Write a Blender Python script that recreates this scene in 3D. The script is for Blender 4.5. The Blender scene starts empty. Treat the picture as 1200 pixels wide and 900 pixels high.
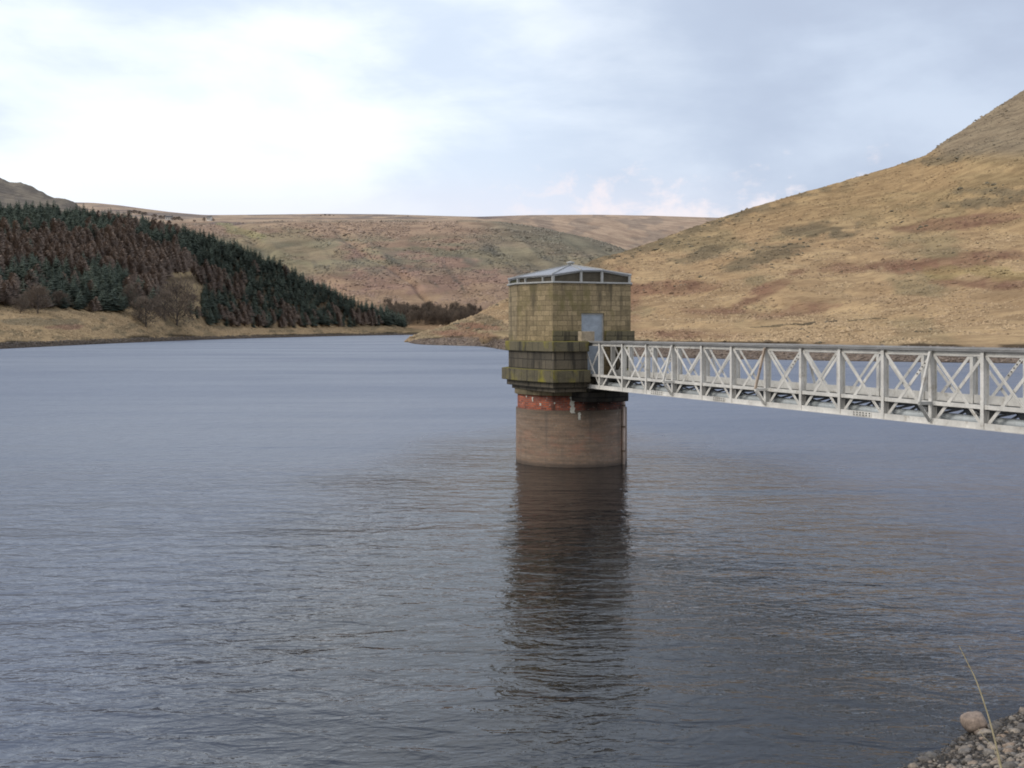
import bpy, math, random
import numpy as np
from mathutils import Vector, Matrix, Euler
R = math.radians
rnd = random.Random(7)
scene = bpy.context.scene
COL = scene.collection
F, HOR, EYE = 1300.0, 387.0, 5.0          # focal length (photo pixels), horizon row, eye height above the water

# ------------------------------------------------------------------ object helpers
def tag(o, label=None, cat=None, group=None, kind=None):
    if label: o['label'] = label
    if cat: o['category'] = cat
    if group: o['group'] = group
    if kind: o['kind'] = kind
    return o

def empty(name, loc, rz=0.0, **k):
    o = bpy.data.objects.new(name, None); COL.objects.link(o)
    o.location = loc; o.rotation_euler = (0, 0, rz); o.empty_display_size = .3
    return tag(o, **k)

class MB:
    """collects polygons; build() links them as one mesh object"""
    def __init__(s): s.v = []; s.f = []; s.uv = []; s.sm = []; s.mi = []
    def face(s, pts, uv=None, smooth=False, mi=0):
        b = len(s.v); s.v += [tuple(p) for p in pts]; s.f.append(tuple(range(b, b+len(pts))))
        if uv is None:
            a, bb, c = Vector(pts[0]), Vector(pts[1]), Vector(pts[2])
            n = (bb-a).cross(c-a)
            if n.length > 1e-12: n.normalize()
            if abs(n.z) > .7: uv = [(p[0], p[1]) for p in pts]
            else:
                t = Vector((-n.y, n.x, 0))
                if t.length > 0: t.normalize()
                uv = [(p[0]*t.x+p[1]*t.y, p[2]) for p in pts]
        s.uv += list(uv); s.sm.append(smooth); s.mi.append(mi)
    def box(s, x0, x1, y0, y1, z0, z1, mi=0):
        p = [(x0,y0,z0),(x1,y0,z0),(x1,y1,z0),(x0,y1,z0),(x0,y0,z1),(x1,y0,z1),(x1,y1,z1),(x0,y1,z1)]
        for q in ((0,3,2,1),(4,5,6,7),(0,1,5,4),(1,2,6,5),(2,3,7,6),(3,0,4,7)): s.face([p[i] for i in q], mi=mi)
    def bar(s, a, b, w, h, side=(0,1,0), mi=0):
        """rectangular bar from a to b; w along 'side', h across"""
        a, b = Vector(a), Vector(b); d = (b-a).normalized(); sd = Vector(side)
        sd = (sd - d*sd.dot(d)).normalized(); up = d.cross(sd)
        def c(o): return [o+sd*w/2*i+up*h/2*j for i, j in ((-1,-1),(1,-1),(1,1),(-1,1))]
        A, B = c(a), c(b)
        for i in range(4):
            j = (i+1) % 4; s.face([A[i], A[j], B[j], B[i]], mi=mi)
        s.face(A[::-1], mi=mi); s.face(B, mi=mi)
    def tube(s, pts, radii, n=8, mi=0, smooth=True, cap=True):
        pts = [Vector(p) for p in pts]; rings = []; ref = Vector((.31,.17,.93))
        for i, p in enumerate(pts):
            d = (pts[min(i+1,len(pts)-1)]-pts[max(i-1,0)]).normalized()
            u = d.cross(ref)
            if u.length < .1: u = d.cross(Vector((1,0,0)))
            u.normalize(); w = d.cross(u)
            r = radii[i] if hasattr(radii, '__len__') else radii
            rings.append([p+(u*math.cos(2*math.pi*k/n)+w*math.sin(2*math.pi*k/n))*r for k in range(n)])
        for a, b in zip(rings, rings[1:]):
            for k in range(n): s.face([a[k], a[(k+1)%n], b[(k+1)%n], b[k]], smooth=smooth, mi=mi)
        if cap: s.face(rings[0][::-1], mi=mi); s.face(rings[-1], mi=mi)
    def prism(s, poly, z0, z1, u0=0.0, smooth=False, bottom=True, top=True, mi=0):
        """vertical prism over a counter-clockwise plan; u runs along the perimeter in metres"""
        n = len(poly); u = u0
        for i in range(n):
            a, b = poly[i], poly[(i+1)%n]; L = math.hypot(b[0]-a[0], b[1]-a[1])
            s.face([(a[0],a[1],z0),(b[0],b[1],z0),(b[0],b[1],z1),(a[0],a[1],z1)],
                   [(u,z0),(u+L,z0),(u+L,z1),(u,z1)], smooth, mi)
            u += L
        if top: s.face([(p[0],p[1],z1) for p in poly], mi=mi)
        if bottom: s.face([(p[0],p[1],z0) for p in poly][::-1], mi=mi)
    def mesh(s, name):
        me = bpy.data.meshes.new(name); me.from_pydata(s.v, [], s.f)
        uvl = me.uv_layers.new(name='UVMap')
        uvl.data.foreach_set('uv', np.array(s.uv, dtype=np.float32).ravel())
        me.polygons.foreach_set('use_smooth', s.sm); me.polygons.foreach_set('material_index', s.mi)
        me.update(); return me
    def build(s, name, mats, parent=None, bevel=0, merge=False):
        me = s.mesh(name)
        for m in (mats if isinstance(mats, (list, tuple)) else [mats]): me.materials.append(m)
        if merge or bevel:
            import bmesh
            bm = bmesh.new(); bm.from_mesh(me); bmesh.ops.remove_doubles(bm, verts=bm.verts, dist=1e-4)
            bm.to_mesh(me); bm.free()
        o = bpy.data.objects.new(name, me); COL.objects.link(o); o.parent = parent
        if bevel:
            m = o.modifiers.new('bevel', 'BEVEL'); m.width = bevel; m.segments = 2; m.limit_method = 'ANGLE'; m.angle_limit = R(35)
        return o

# ------------------------------------------------------------------ node helpers
class N:
    def __init__(s, tree): s.t = tree; s.L = tree.links
    def n(s, typ, **k):
        nd = s.t.nodes.new(typ); ins = k.pop('ins', {})
        for a, b in k.items(): setattr(nd, a, b)
        for a, b in ins.items(): s.set(nd, a, b)
        return nd
    def set(s, nd, key, val):
        sock = nd.inputs[key]
        if isinstance(val, bpy.types.NodeSocket): s.L.new(val, sock)
        else: sock.default_value = val
    def noise(s, vec, scale, detail=4, rough=.55, dist=0.0, out='Fac'):
        nd = s.n('ShaderNodeTexNoise', ins={'Scale': scale, 'Detail': detail, 'Roughness': rough, 'Distortion': dist})
        if vec is not None: s.L.new(vec, nd.inputs['Vector'])
        return nd.outputs[out]
    def mapr(s, v, a, b, c=0.0, d=1.0, smooth=True):
        nd = s.n('ShaderNodeMapRange', interpolation_type='SMOOTHSTEP' if smooth else 'LINEAR',
                 ins={'Value': v, 'From Min': a, 'From Max': b, 'To Min': c, 'To Max': d})
        return nd.outputs['Result']
    def mix(s, f, a, b, typ='MIX'):
        nd = s.n('ShaderNodeMix', data_type='RGBA', blend_type=typ)
        for i, v in ((0, f), (6, a), (7, b)):
            if isinstance(v, bpy.types.NodeSocket): s.L.new(v, nd.inputs[i])
            else: nd.inputs[i].default_value = (*v, 1) if hasattr(v, '__len__') and len(v) == 3 else v
        return nd.outputs[2]
    def math(s, op, a, b=0.0, c=None):
        nd = s.n('ShaderNodeMath', operation=op, ins={0: a, 1: b})
        if c is not None: s.set(nd, 2, c)
        return nd.outputs[0]
    def scale(s, vec, sc, rot=(0,0,0), loc=(0,0,0)):
        return s.n('ShaderNodeMapping', ins={'Vector': vec, 'Scale': sc, 'Rotation': rot, 'Location': loc}).outputs[0]

def material(name):
    m = bpy.data.materials.new(name); m.use_nodes = True; t = m.node_tree
    return m, N(t), t.nodes['Principled BSDF']

def lin(r, g, b):
    f = lambda c: (c/255/12.92) if c/255 <= .04045 else ((c/255+.055)/1.055)**2.4
    return (f(r), f(g), f(b))

def uvv(k): return k.n('ShaderNodeTexCoord').outputs['UV']
def obv(k): return k.n('ShaderNodeNewGeometry').outputs['Position']
def bump(k, b, h, strength=.5, dist=.02):
    nd = k.n('ShaderNodeBump', ins={'Height': h, 'Strength': strength, 'Distance': dist}); k.L.new(nd.outputs[0], b.inputs['Normal'])

def masonry(name, c1, c2, mortar, bw, bh, ms, moss=0.0, soot=0.0, mosscol=(.085,.085,.02), grime=(.025,.024,.02), var=.5, bmp=.6, red=False, dark_side=None):
    m, k, b = material(name); uv = uvv(k); pos = obv(k)
    wob = k.noise(uv, 2.2, 3, .5, out='Color')
    uvw = k.n('ShaderNodeVectorMath', operation='MULTIPLY_ADD', ins={0: wob, 1: (.03,.03,0), 2: uv}).outputs[0]
    br = k.n('ShaderNodeTexBrick', offset=.5, ins={'Vector': uvw, 'Color1': (*c1,1), 'Color2': (*c2,1), 'Mortar': (*mortar,1), 'Scale': 1.0,
        'Mortar Size': ms, 'Mortar Smooth': .35, 'Bias': -.1, 'Brick Width': bw, 'Row Height': bh})
    col = br.outputs['Color']
    n1 = k.noise(uv, 1.7, 5, .62); n2 = k.noise(uv, 14, 4, .6)
    col = k.mix(k.mapr(n2, .3, .75, 0, var), col, k.mix(.5, col, (.01,.01,.008)), 'MIX')
    col = k.mix(k.mapr(n1, .52, .74, 0, .7), col, (c2[0]*.55, c2[1]*.58, c2[2]*.6))
    streak = k.noise(k.scale(uv, (3.0, .35, 1)), 1.0, 4, .6)
    if soot: col = k.mix(k.mapr(streak, .62-.35*soot, .74-.2*soot, 0, .88), col, grime)
    if moss:
        ms_ = k.noise(k.scale(uv, (1.2, .55, 1), loc=(3.3, 1.7, 0)), 1.1, 5, .6)
        col = k.mix(k.mapr(ms_, .66-.3*moss, .78-.2*moss, 0, .85), col, mosscol)
        up = k.n('ShaderNodeSeparateXYZ', ins={0: k.n('ShaderNodeNewGeometry').outputs['Normal']}).outputs[2]
        col = k.mix(k.mapr(up, .4, .9, 0, .6), col, mosscol)
    if red:      # redder courses low on the shaft
        crs = k.noise(k.scale(uv, (.7, 11, 1)), 1.0, 3, .6); col = k.mix(k.mapr(crs, .42, .62, 0, .5), col, k.mix(1.0, col, (.62,.58,.55), 'MULTIPLY')); col = k.mix(k.mapr(crs, .36, .26, 0, .4), col, (.40,.32,.26))
        zz = k.n('ShaderNodeSeparateXYZ', ins={0: pos}).outputs[2]
        band = k.math('MULTIPLY', k.mapr(zz, .25, .6), k.mapr(zz, 1.45, 1.0)); pn = k.noise(k.scale(uv, (.9,2.2,1)), 1.6, 4, .6)
        col = k.mix(k.math('MULTIPLY', band, k.mapr(pn, .48, .66, 0, .38)), col, (.30,.14,.095))
        col = k.mix(k.mapr(k.noise(uv, 5.0, 3, .6), .66, .74, 0, .5), col, (.42,.35,.28))
        col = k.mix(k.mapr(zz, .22, .02, 0, .7), col, (.05,.042,.036))
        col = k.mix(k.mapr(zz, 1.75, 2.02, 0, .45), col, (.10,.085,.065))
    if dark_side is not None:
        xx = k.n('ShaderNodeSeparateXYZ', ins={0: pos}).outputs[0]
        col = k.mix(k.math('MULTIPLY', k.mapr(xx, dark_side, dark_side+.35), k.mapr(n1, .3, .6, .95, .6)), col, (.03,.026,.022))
        col = k.mix(k.mapr(k.noise(uv, 7.0, 3, .6), .62, .70, 0, .7), col, (.50,.38,.32))
    k.L.new(col, b.inputs['Base Color']); b.inputs['Roughness'].default_value = .88; b.inputs['Specular IOR Level'].default_value = .25
    h = k.math('MULTIPLY_ADD', n2, .35, k.math('SUBTRACT', 1.0, br.outputs['Fac']))
    bump(k, b, h, bmp, .018)
    return m

def plain(name, c, rough=.6, metal=0.0, var=.25, scale=3.0, dirt=None, dirtamt=.5, spec=.4, bmp=0.0):
    m, k, b = material(name); pos = obv(k)
    n1 = k.noise(pos, scale, 5, .62); n2 = k.noise(pos, scale*9, 3, .6)
    col = k.mix(k.mapr(n1, .3, .72), tuple(x*(1-var) for x in c), tuple(min(1, x*(1+var*.6)) for x in c))
    col = k.mix(k.mapr(n2, .35, .7, 0, .3), col, tuple(x*.6 for x in c))
    if dirt: col = k.mix(k.mapr(k.noise(pos, scale*1.7, 5, .7), .55, .72, 0, dirtamt), col, dirt)
    k.L.new(col, b.inputs['Base Color']); b.inputs['Roughness'].default_value = rough; b.inputs['Metallic'].default_value = metal
    b.inputs['Specular IOR Level'].default_value = spec
    if bmp: bump(k, b, n2, bmp, .02)
    return m

def hill_material(name, fine=.25, bstr=.6, bdist=.5, dark=.5, big=.03):
    m, k, b = material(name); pos = obv(k)
    at = k.n('ShaderNodeAttribute', attribute_name='Col').outputs['Color']
    pos2 = k.scale(pos, (1,2.0,2.6)); n0 = k.noise(k.scale(pos, (1,1.6,1.6)), big, 6, .62); n1 = k.noise(pos2, fine, 6, .68); n2 = k.noise(pos2, fine*3.7, 3, .65)
    col = k.mix(k.mapr(n0, .34, .66), k.mix(1.0, at, (.78,.75,.72), 'MULTIPLY'), k.mix(1.0, at, (1.16,1.13,1.05), 'MULTIPLY'))
    col = k.mix(k.mapr(n1, .50, .74, 0, dark), col, k.mix(1.0, col, (.42,.40,.36), 'MULTIPLY'))
    col = k.mix(k.mapr(n2, .55, .78, 0, dark*.9), col, k.mix(1.0, col, (.34,.33,.30), 'MULTIPLY'))
    col = k.mix(k.mapr(n2, .22, .40, .45, 0), col, k.mix(1.0, col, (1.3,1.28,1.2), 'MULTIPLY'))
    k.L.new(col, b.inputs['Base Color']); b.inputs['Roughness'].default_value = 1; b.inputs['Specular IOR Level'].default_value = 0.0
    bump(k, b, k.math('MULTIPLY_ADD', n1, 1.0, k.math('MULTIPLY', n2, .4)), bstr, bdist)
    return m

M = {}
M['house_stone'] = masonry('house_stone', (.375,.292,.172), (.230,.180,.105), (.165,.132,.085), .40, .185, .009, moss=.46, soot=.38, mosscol=(.155,.133,.058), grime=(.105,.086,.055), var=.62)
M['ledge_stone'] = masonry('ledge_stone', (.155,.135,.085), (.115,.10,.066), (.03,.028,.02), 1.05, .60, .012, moss=.55, soot=.40, mosscol=(.24,.21,.03), grime=(.04,.037,.03), var=.55)
M['dark_stone'] = masonry('dark_stone', (.150,.127,.092), (.082,.073,.058), (.03,.028,.023), .85, .33, .014, moss=.22, soot=.40, mosscol=(.15,.13,.035), grime=(.035,.032,.027))
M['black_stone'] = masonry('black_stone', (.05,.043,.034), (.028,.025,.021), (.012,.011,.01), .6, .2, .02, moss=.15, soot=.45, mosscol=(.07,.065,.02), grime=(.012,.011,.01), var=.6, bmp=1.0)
M['pale_stone'] = masonry('pale_stone', (.25,.20,.12), (.17,.14,.085), (.05,.045,.03), .9, .4, .012, soot=.35, moss=.2)
M['red_brick'] = masonry('red_brick', (.52,.135,.065), (.20,.06,.042), (.20,.16,.14), .225, .075, .011, soot=.30, grime=(.07,.04,.032), var=.65, dark_side=2.42)
M['shaft_brick'] = masonry('shaft_brick', (.27,.185,.130), (.20,.148,.112), (.20,.165,.130), .225, .075, .009, soot=.22, grime=(.15,.118,.094), var=.50, bmp=.35, red=True)
M['plaster'] = plain('plaster', (.62,.60,.52), .9, var=.25, scale=9)
M['beige_stone'] = plain('beige_stone', (.34,.28,.20), .9, var=.3, scale=5, dirt=(.08,.08,.04))
M['door_paint'] = plain('door_paint', (.30,.345,.40), .45, var=.18, scale=5, dirt=(.18,.19,.19), dirtamt=.4)
M['pale_paint'] = plain('pale_paint', (.68,.66,.61), .55, var=.2, scale=1.8, dirt=(.26,.22,.16), dirtamt=.6)
M['grey_flange'] = plain('grey_flange', (.26,.255,.245), .5, var=.25, scale=2, dirt=(.10,.10,.095), dirtamt=.5)
M['rust_paint'] = plain('rust_paint', (.42,.33,.25), .6, var=.2, scale=3, dirt=(.22,.11,.06), dirtamt=.8)
M['under_steel'] = plain('under_steel', (.26,.26,.25), .7, var=.3, scale=3)
M['deck_dark'] = plain('deck_dark', (.12,.12,.115), .8, var=.35, scale=6)
M['duct'] = plain('duct', (.55,.59,.60), .5, var=.2, scale=1.5, dirt=(.12,.13,.13))
M['bolt'] = plain('bolt', (.07,.065,.06), .6)
M['roof_sheet'] = plain('roof_sheet', (.29,.30,.325), .42, var=.14, scale=2.2, dirt=(.28,.28,.28), dirtamt=.4)
M['frame_grey'] = plain('frame_grey', (.39,.39,.37), .5, var=.15, scale=4, dirt=(.2,.2,.18))
M['louvre'] = plain('louvre', (.095,.08,.055), .7, var=.3, scale=4)
M['mossy_panel'] = plain('mossy_panel', (.09,.09,.045), .8, var=.4, scale=5)
M['pipe_paint'] = plain('pipe_paint', (.50,.40,.34), .6, var=.2, scale=3)
M['iron'] = plain('iron', (.03,.03,.03), .6)
M['bark'] = plain('bark', (.10,.082,.07), .95, var=.3, scale=2)
M['stalk'] = plain('stalk', (.42,.36,.22), .8, var=.25, scale=12)
M['whitewash'] = plain('whitewash', (.60,.58,.55), .9, var=.1, scale=.3)
M['slate'] = plain('slate', (.10,.10,.105), .8, var=.2, scale=.4)
M['window_dark'] = plain('window_dark', (.03,.03,.035), .3)
M['boulder_dark'] = plain('boulder_dark', (.16,.14,.098), .95, var=.5, scale=.9, dirt=(.22,.17,.085), dirtamt=.8)
M['wall_stone'] = plain('wall_stone', (.22,.18,.12), .95, var=.4, scale=.8)

def foliage(name, c, c2, var=.5):
    m, k, b = material(name); pos = obv(k)
    oi = k.n('ShaderNodeObjectInfo').outputs['Random']
    n1 = k.noise(pos, .9, 3, .6); n0 = k.noise(pos, .06, 3, .5)
    col = k.mix(k.mapr(n1, .3, .7), c, c2)
    col = k.mix(k.mapr(n0, .4, .6, 0, .6), col, k.mix(1.0, col, (.6,.62,.66), 'MULTIPLY'))
    col = k.mix(k.math('MULTIPLY', oi, .5), col, k.mix(1.0, col, (1.35,1.25,1.15), 'MULTIPLY'))
    k.L.new(col, b.inputs['Base Color']); b.inputs['Roughness'].default_value = .95; b.inputs['Specular IOR Level'].default_value = .1
    return m
M['spruce'] = foliage('spruce', (.066,.088,.072), (.108,.130,.100))
M['larch'] = foliage('larch', (.195,.155,.128), (.275,.215,.172))
M['twigs'] = foliage('twigs', (.135,.110,.090), (.19,.155,.125))

def stone_mat(name, c, wet=False):
    m, k, b = material(name); tc = k.n('ShaderNodeTexCoord').outputs['Object']
    oi = k.n('ShaderNodeObjectInfo').outputs['Random']
    n1 = k.noise(tc, 2.0, 5, .65); n2 = k.noise(tc, 9, 4, .65)
    col = k.mix(k.mapr(n1, .3, .7), tuple(x*.6 for x in c), tuple(x*1.25 for x in c))
    ramp = k.n('ShaderNodeValToRGB', ins={'Fac': oi}); e = ramp.color_ramp.elements
    e[0].color = (.45,.45,.47,1); e[1].color = (1.2,1.1,.98,1)
    for p, cc in ((.3,(.8,.8,.8)),(.55,(1.05,.95,.85)),(.78,(1.2,1.2,1.15)),(.92,(1.05,.86,.72))):
        x = e.new(p); x.color = (*cc,1)
    col = k.mix(1.0, col, ramp.outputs[0], 'MULTIPLY')
    col = k.mix(k.mapr(n2, .5, .72, 0, .5), col, (.06,.055,.05))
    z = k.n('ShaderNodeSeparateXYZ', ins={0: obv(k)}).outputs[2]
    w = k.mapr(z, .03, .16, 1, 0)
    col = k.mix(k.math('MULTIPLY', w, .78), col, (.012,.012,.012))
    k.L.new(col, b.inputs['Base Color']); k.L.new(k.mapr(w, 0, 1, .85, .35), b.inputs['Roughness'])
    bump(k, b, n2, .4, .01)
    return m
M['pebble'] = stone_mat('pebble', (.26,.235,.205))
M['boulder'] = stone_mat('boulder', (.30,.25,.215))

# ------------------------------------------------------------------ numeric noise for terrain
def vnoise(x, y, seed=0):
    xi = np.floor(x).astype(np.int64); yi = np.floor(y).astype(np.int64); xf = x-xi; yf = y-yi
    def h(a, b):
        n = (a*374761393 + b*668265263 + seed*974711) & 0xffffffff
        n = ((n ^ (n >> 13)) * 1274126177) & 0xffffffff
        return ((n ^ (n >> 16)) & 0xffff)/65535.0
    u = xf*xf*xf*(xf*(xf*6-15)+10); v = yf*yf*yf*(yf*(yf*6-15)+10)
    return (h(xi,yi)*(1-u)+h(xi+1,yi)*u)*(1-v) + (h(xi,yi+1)*(1-u)+h(xi+1,yi+1)*u)*v
def fbm(x, y, seed=0, o=5, g=.5):
    s = 0; a = 1; t = 0
    for i in range(o):
        s = s+a*vnoise(x*2**i+i*17.3, y*2**i-i*9.1, seed+i); t += a; a *= g
    return s/t
def sstep(a, b, x):
    t = np.clip((x-a)/(b-a), 0, 1); return t*t*(3-2*t)
def tab(px, pts):
    xs, ys = zip(*pts); return np.interp(px, xs, ys)
def smtab(px, pts, w=14):
    return (tab(px-w, pts)+2*tab(px-w/2, pts)+2*tab(px, pts)+2*tab(px+w/2, pts)+tab(px+w, pts))/8
def wz(py, Y): return EYE + (HOR-py)*Y/F          # height of a ground point at distance Y seen at photo row py
def wd(py): return EYE*F/(py-HOR)                 # distance of the water line at photo row py

# --- left hill: shore, pasture, plantation spur
L_WATER = [(-600,440),(-200,417),(0,409),(100,404),(200,399.5),(300,396.3),(400,393.8),(470,392.6),(520,392.2),(620,392.0)]
L_BASE = [(-600,(300,30)),(-100,(380,17)),(0,(425,14.7)),(60,(450,14)),(140,(500,13)),(185,(560,16)),(215,(620,16)),(240,(730,8)),(300,(850,7)),(350,(950,7)),(400,(1090,8)),(440,(1190,9.5)),(465,(1260,11)),(480,(1300,6)),(520,(1330,5)),(600,(1330,5))]
L_TOP = [(-600,(760,140)),(-100,(790,100)),(0,(800,88)),(70,(840,91)),(150,(880,89)),(200,(910,84)),(250,(950,79)),(300,(1000,69)),(350,(1080,53)),(400,(1150,36)),(440,(1230,23)),(465,(1300,14)),(480,(1340,6.5)),(520,(1400,5)),(600,(1400,5))]
L_CREST = [(-600,(1300,300)),(-100,(1250,200)),(0,(1220,172)),(30,(1220,165)),(60,(1220,154)),(85,(1220,147)),(115,(1200,120)),(150,(1150,96)),(200,(1100,86)),(250,(1100,76)),(300,(1150,62)),(350,(1230,45)),(400,(1300,28)),(440,(1360,16)),(465,(1420,10)),(480,(1440,6)),(600,(1500,4))]
def lt(px, pts, i): return smtab(px, [(p, q[i]) for p, q in pts], 10)
def left_z(px, Y):
    yw = wd(smtab(px, L_WATER, 6)); 
    yb, zb = lt(px, L_BASE, 0), lt(px, L_BASE, 1); yt, zt = lt(px, L_TOP, 0), lt(px, L_TOP, 1); yc, zc = lt(px, L_CREST, 0), lt(px, L_CREST, 1)
    x = (px-600)/F*Y
    zs = 1.3+Y*.0006
    bank = yw*1.022
    z = np.where(Y < yw, -(yw-Y)*.12, 0)
    z = np.where((Y >= yw) & (Y < bank), zs*(Y-yw)/(bank-yw), z)
    t = np.clip((Y-bank)/np.maximum(yb-bank, 5), 0, 1); z = np.where((Y >= bank) & (Y < yb), zs+(zb-zs)*t**1.15, z)
    t = np.clip((Y-yb)/np.maximum(yt-yb, 5), 0, 1); z = np.where((Y >= yb) & (Y < yt), zb+(zt-zb)*(t*.85+.15*t*t*(3-2*t)), z)
    t = np.clip((Y-yt)/np.maximum(yc-yt, 5), 0, 1); z = np.where((Y >= yt) & (Y < yc), zt+(zc-zt)*t, z)
    z = np.where(Y >= yc, zc-(Y-yc)*.12*np.clip((zc-6)/40, 0, 1), z)
    land = sstep(yw, yw*1.06, Y)
    z = z+(fbm(px/13, Y/150, 58, 3)-.5)*5*sstep(yc-120, yc-20, Y)*(1-sstep(85, 120, px))
    z = z+land*(fbm(x/60, Y/60, 3, 4)-.5)*5*sstep(yw*1.05, yw*1.4, Y) + land*(fbm(x/9, Y/9, 5, 3)-.5)*1.2
    return z

# --- right hill with its low promontory
R_WATER = [(440,397),(470,401.5),(480,402.8),(500,404.2),(540,405.2),(568,405.8),(592,410.5),(620,413),(700,416.5),(790,419.5),(950,422.5),(1200,426),(1700,434)]
R_EDGE = [(470,(470,.9)),(500,(425,1.7)),(545,(385,2.6)),(592,(292,2.5)),(700,(240,2.3)),(950,(199,2.3)),(1200,(184,2.0)),(1700,(165,2.2))]
R_SKY = [(440,401),(470,397.5),(485,393.6),(500,390),(520,383),(545,374),(560,367.5),(590,352),(640,328),(700,303),(730,295),(760,285),(800,270),(835,258.5),(870,247),(900,237),(940,225),(1000,208.5),(1040,197),(1085,182),(1110,163),(1150,137),(1200,105),(1260,72),(1400,20),(1700,-40)]
R_DEP = [(440,470),(485,460),(520,500),(560,560),(640,660),(700,740),(840,850),(1000,900),(1085,930),(1200,1050),(1700,1200)]
def right_z(px, Y):
    yw = wd(smtab(px, R_WATER, 8)); ye, ze = lt(px, R_EDGE, 0), lt(px, R_EDGE, 1)
    yc = smtab(px, R_DEP, 10); zc = wz(smtab(px, R_SKY, 5), yc); x = (px-600)/F*Y
    ye = np.maximum(ye, yw+6); yc = np.maximum(yc, ye+15)
    yw = yw*(1+(fbm(x/8, Y/40, 41, 3)-.5)*.02)
    z = np.where(Y < yw, -(yw-Y)*.14, 0)
    t = np.clip((Y-yw)/(ye-yw), 0, 1); z = np.where((Y >= yw) & (Y < ye), ze*t, z)
    t = np.clip((Y-ye)/(yc-ye), 0, 1)
    g = .55*t**1.75+.45*t**1.25
    z = np.where((Y >= ye) & (Y < yc), ze+(zc-ze)*g, z)
    far = sstep(480, 560, px)
    z = np.where(Y >= yc, zc-(Y-yc)*np.where(px < 560, .05+.1*far, .06), z)
    big = (fbm(x/110+3, Y/140, 11, 4)-.5)*22*(t*(1-t)*4)*sstep(600, 760, px)
    z = z+big*(Y < yc) + (fbm(x/26, Y/34, 12, 4)-.5)*5.0*sstep(0, .12, t)*(1-.75*sstep(.85, 1, t)) + (fbm(x/5, Y/5, 13, 3)-.5)*1.0*sstep(0,.05,t)
    # low peat scarp at the top of the stony bank
    z = z+.6*sstep(ye*.998, ye*1.006, Y)*(1-sstep(ye*1.03, ye*1.25, Y))*(.4+1.2*fbm(x/6, Y/200, 14, 3))
    wedge = sstep(452, 492, px); z = z*wedge-(1-wedge)*3.0
    return z

# --- moor at the head of the valley: near brow and far ridge
M_BROW = [(-600,262),(200,263),(240,262),(340,259.5),(560,258.5),(600,261),(640,268),(700,281),(730,292),(800,318),(860,335),(1700,340)]
M_SKY = [(-600,230),(60,236.5),(110,237.5),(140,240.5),(165,244),(200,248.5),(240,252),(300,251.5),(340,251),(380,250.5),(450,251),(520,253),(560,254),(620,252),(700,251.5),(760,252.5),(840,255),(1700,256)]
def moor_z(px, Y):
    x = (px-600)/F*Y
    y0, z0 = 1330.0, 4.5
    yb = 2050.0; zb = wz(smtab(px, M_BROW, 10), yb); ys = 3100.0; zs = wz(smtab(px, M_SKY, 8), ys)
    t = np.clip((Y-y0)/(yb-y0), 0, 1)
    g = .35*t+.65*(np.clip(t*1.08, 0, 1)**1.1*(1-t)+t*sstep(0, 1, t))
    z = z0+(zb-z0)*g
    t2 = np.clip((Y-yb)/(ys-yb), 0, 1)
    right = sstep(570, 760, px)
    dip = -np.sin(np.minimum(t2*1.6, 1)*math.pi)*45*right
    z = np.where(Y >= yb, zb+(zs-zb)*np.where(px < 570, t2, t2)+dip, z)
    z = np.where(Y >= ys, zs-(Y-ys)*.02, z)
    # gullies running down the face
    gx = (px-600)/F*2000+Y*.32
    gl = np.abs(fbm(gx/130, Y/900, 22, 3)-.5)*2
    z = z-9*(1-sstep(0, .22, gl))*np.sin(t*math.pi)*(Y < yb)
    z = z+(fbm(x/120, Y/150, 23, 4)-.5)*18*sstep(0.02, .3, t)*(1-sstep(.8, 1, t)) + (fbm(x/30, Y/40, 24, 3)-.5)*3*(Y < ys*.97)
    z = np.where(Y < y0, z0-(y0-Y)*.2, z)
    return z

def mask(px, py, cx, cy, rx, ry, slope=0.0, nz=None, soft=.45):
    d = ((px-cx)/rx)**2+((py-cy-slope*(px-cx))/ry)**2
    if nz is not None: d = d+(nz-.5)*4.2
    return 1-sstep(1-soft, 1+soft, d)
def blend(c, m, col): return c*(1-m[...,None])+np.array(col)*m[...,None]

def sheet(name, fn, colour, mat, pxs, ys, label=None):
    P, Y = np.meshgrid(pxs, ys); Z = fn(P, Y); X = (P-600)/F*Y
    nr, nc = P.shape
    co = np.stack([X, Y, Z], -1).reshape(-1, 3)
    idx = np.arange(nr*nc).reshape(nr, nc)
    q = np.stack([idx[:-1,:-1], idx[:-1,1:], idx[1:,1:], idx[1:,:-1]], -1).reshape(-1, 4)
    zq = co[q][:,:,2].max(1); q = q[zq > -3.5]
    me = bpy.data.meshes.new(name); me.vertices.add(len(co)); me.vertices.foreach_set('co', co.ravel())
    me.loops.add(q.size); me.loops.foreach_set('vertex_index', q.ravel().astype(np.int32))
    me.polygons.add(len(q)); me.polygons.foreach_set('loop_start', np.arange(0, q.size, 4, dtype=np.int32))
    me.polygons.foreach_set('use_smooth', np.ones(len(q), dtype=bool)); me.update(calc_edges=True)
    py = HOR-(Z-EYE)*F/Y
    C = colour(P, py, X, Y, Z)
    ca = me.color_attributes.new('Col', 'FLOAT_COLOR', 'POINT')
    ca.data.foreach_set('color', np.concatenate([C.reshape(-1,3), np.ones((nr*nc,1))], 1).astype(np.float32).ravel())
    me.materials.append(mat); o = bpy.data.objects.new(name, me); COL.objects.link(o); o['kind'] = 'structure'
    return o

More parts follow.
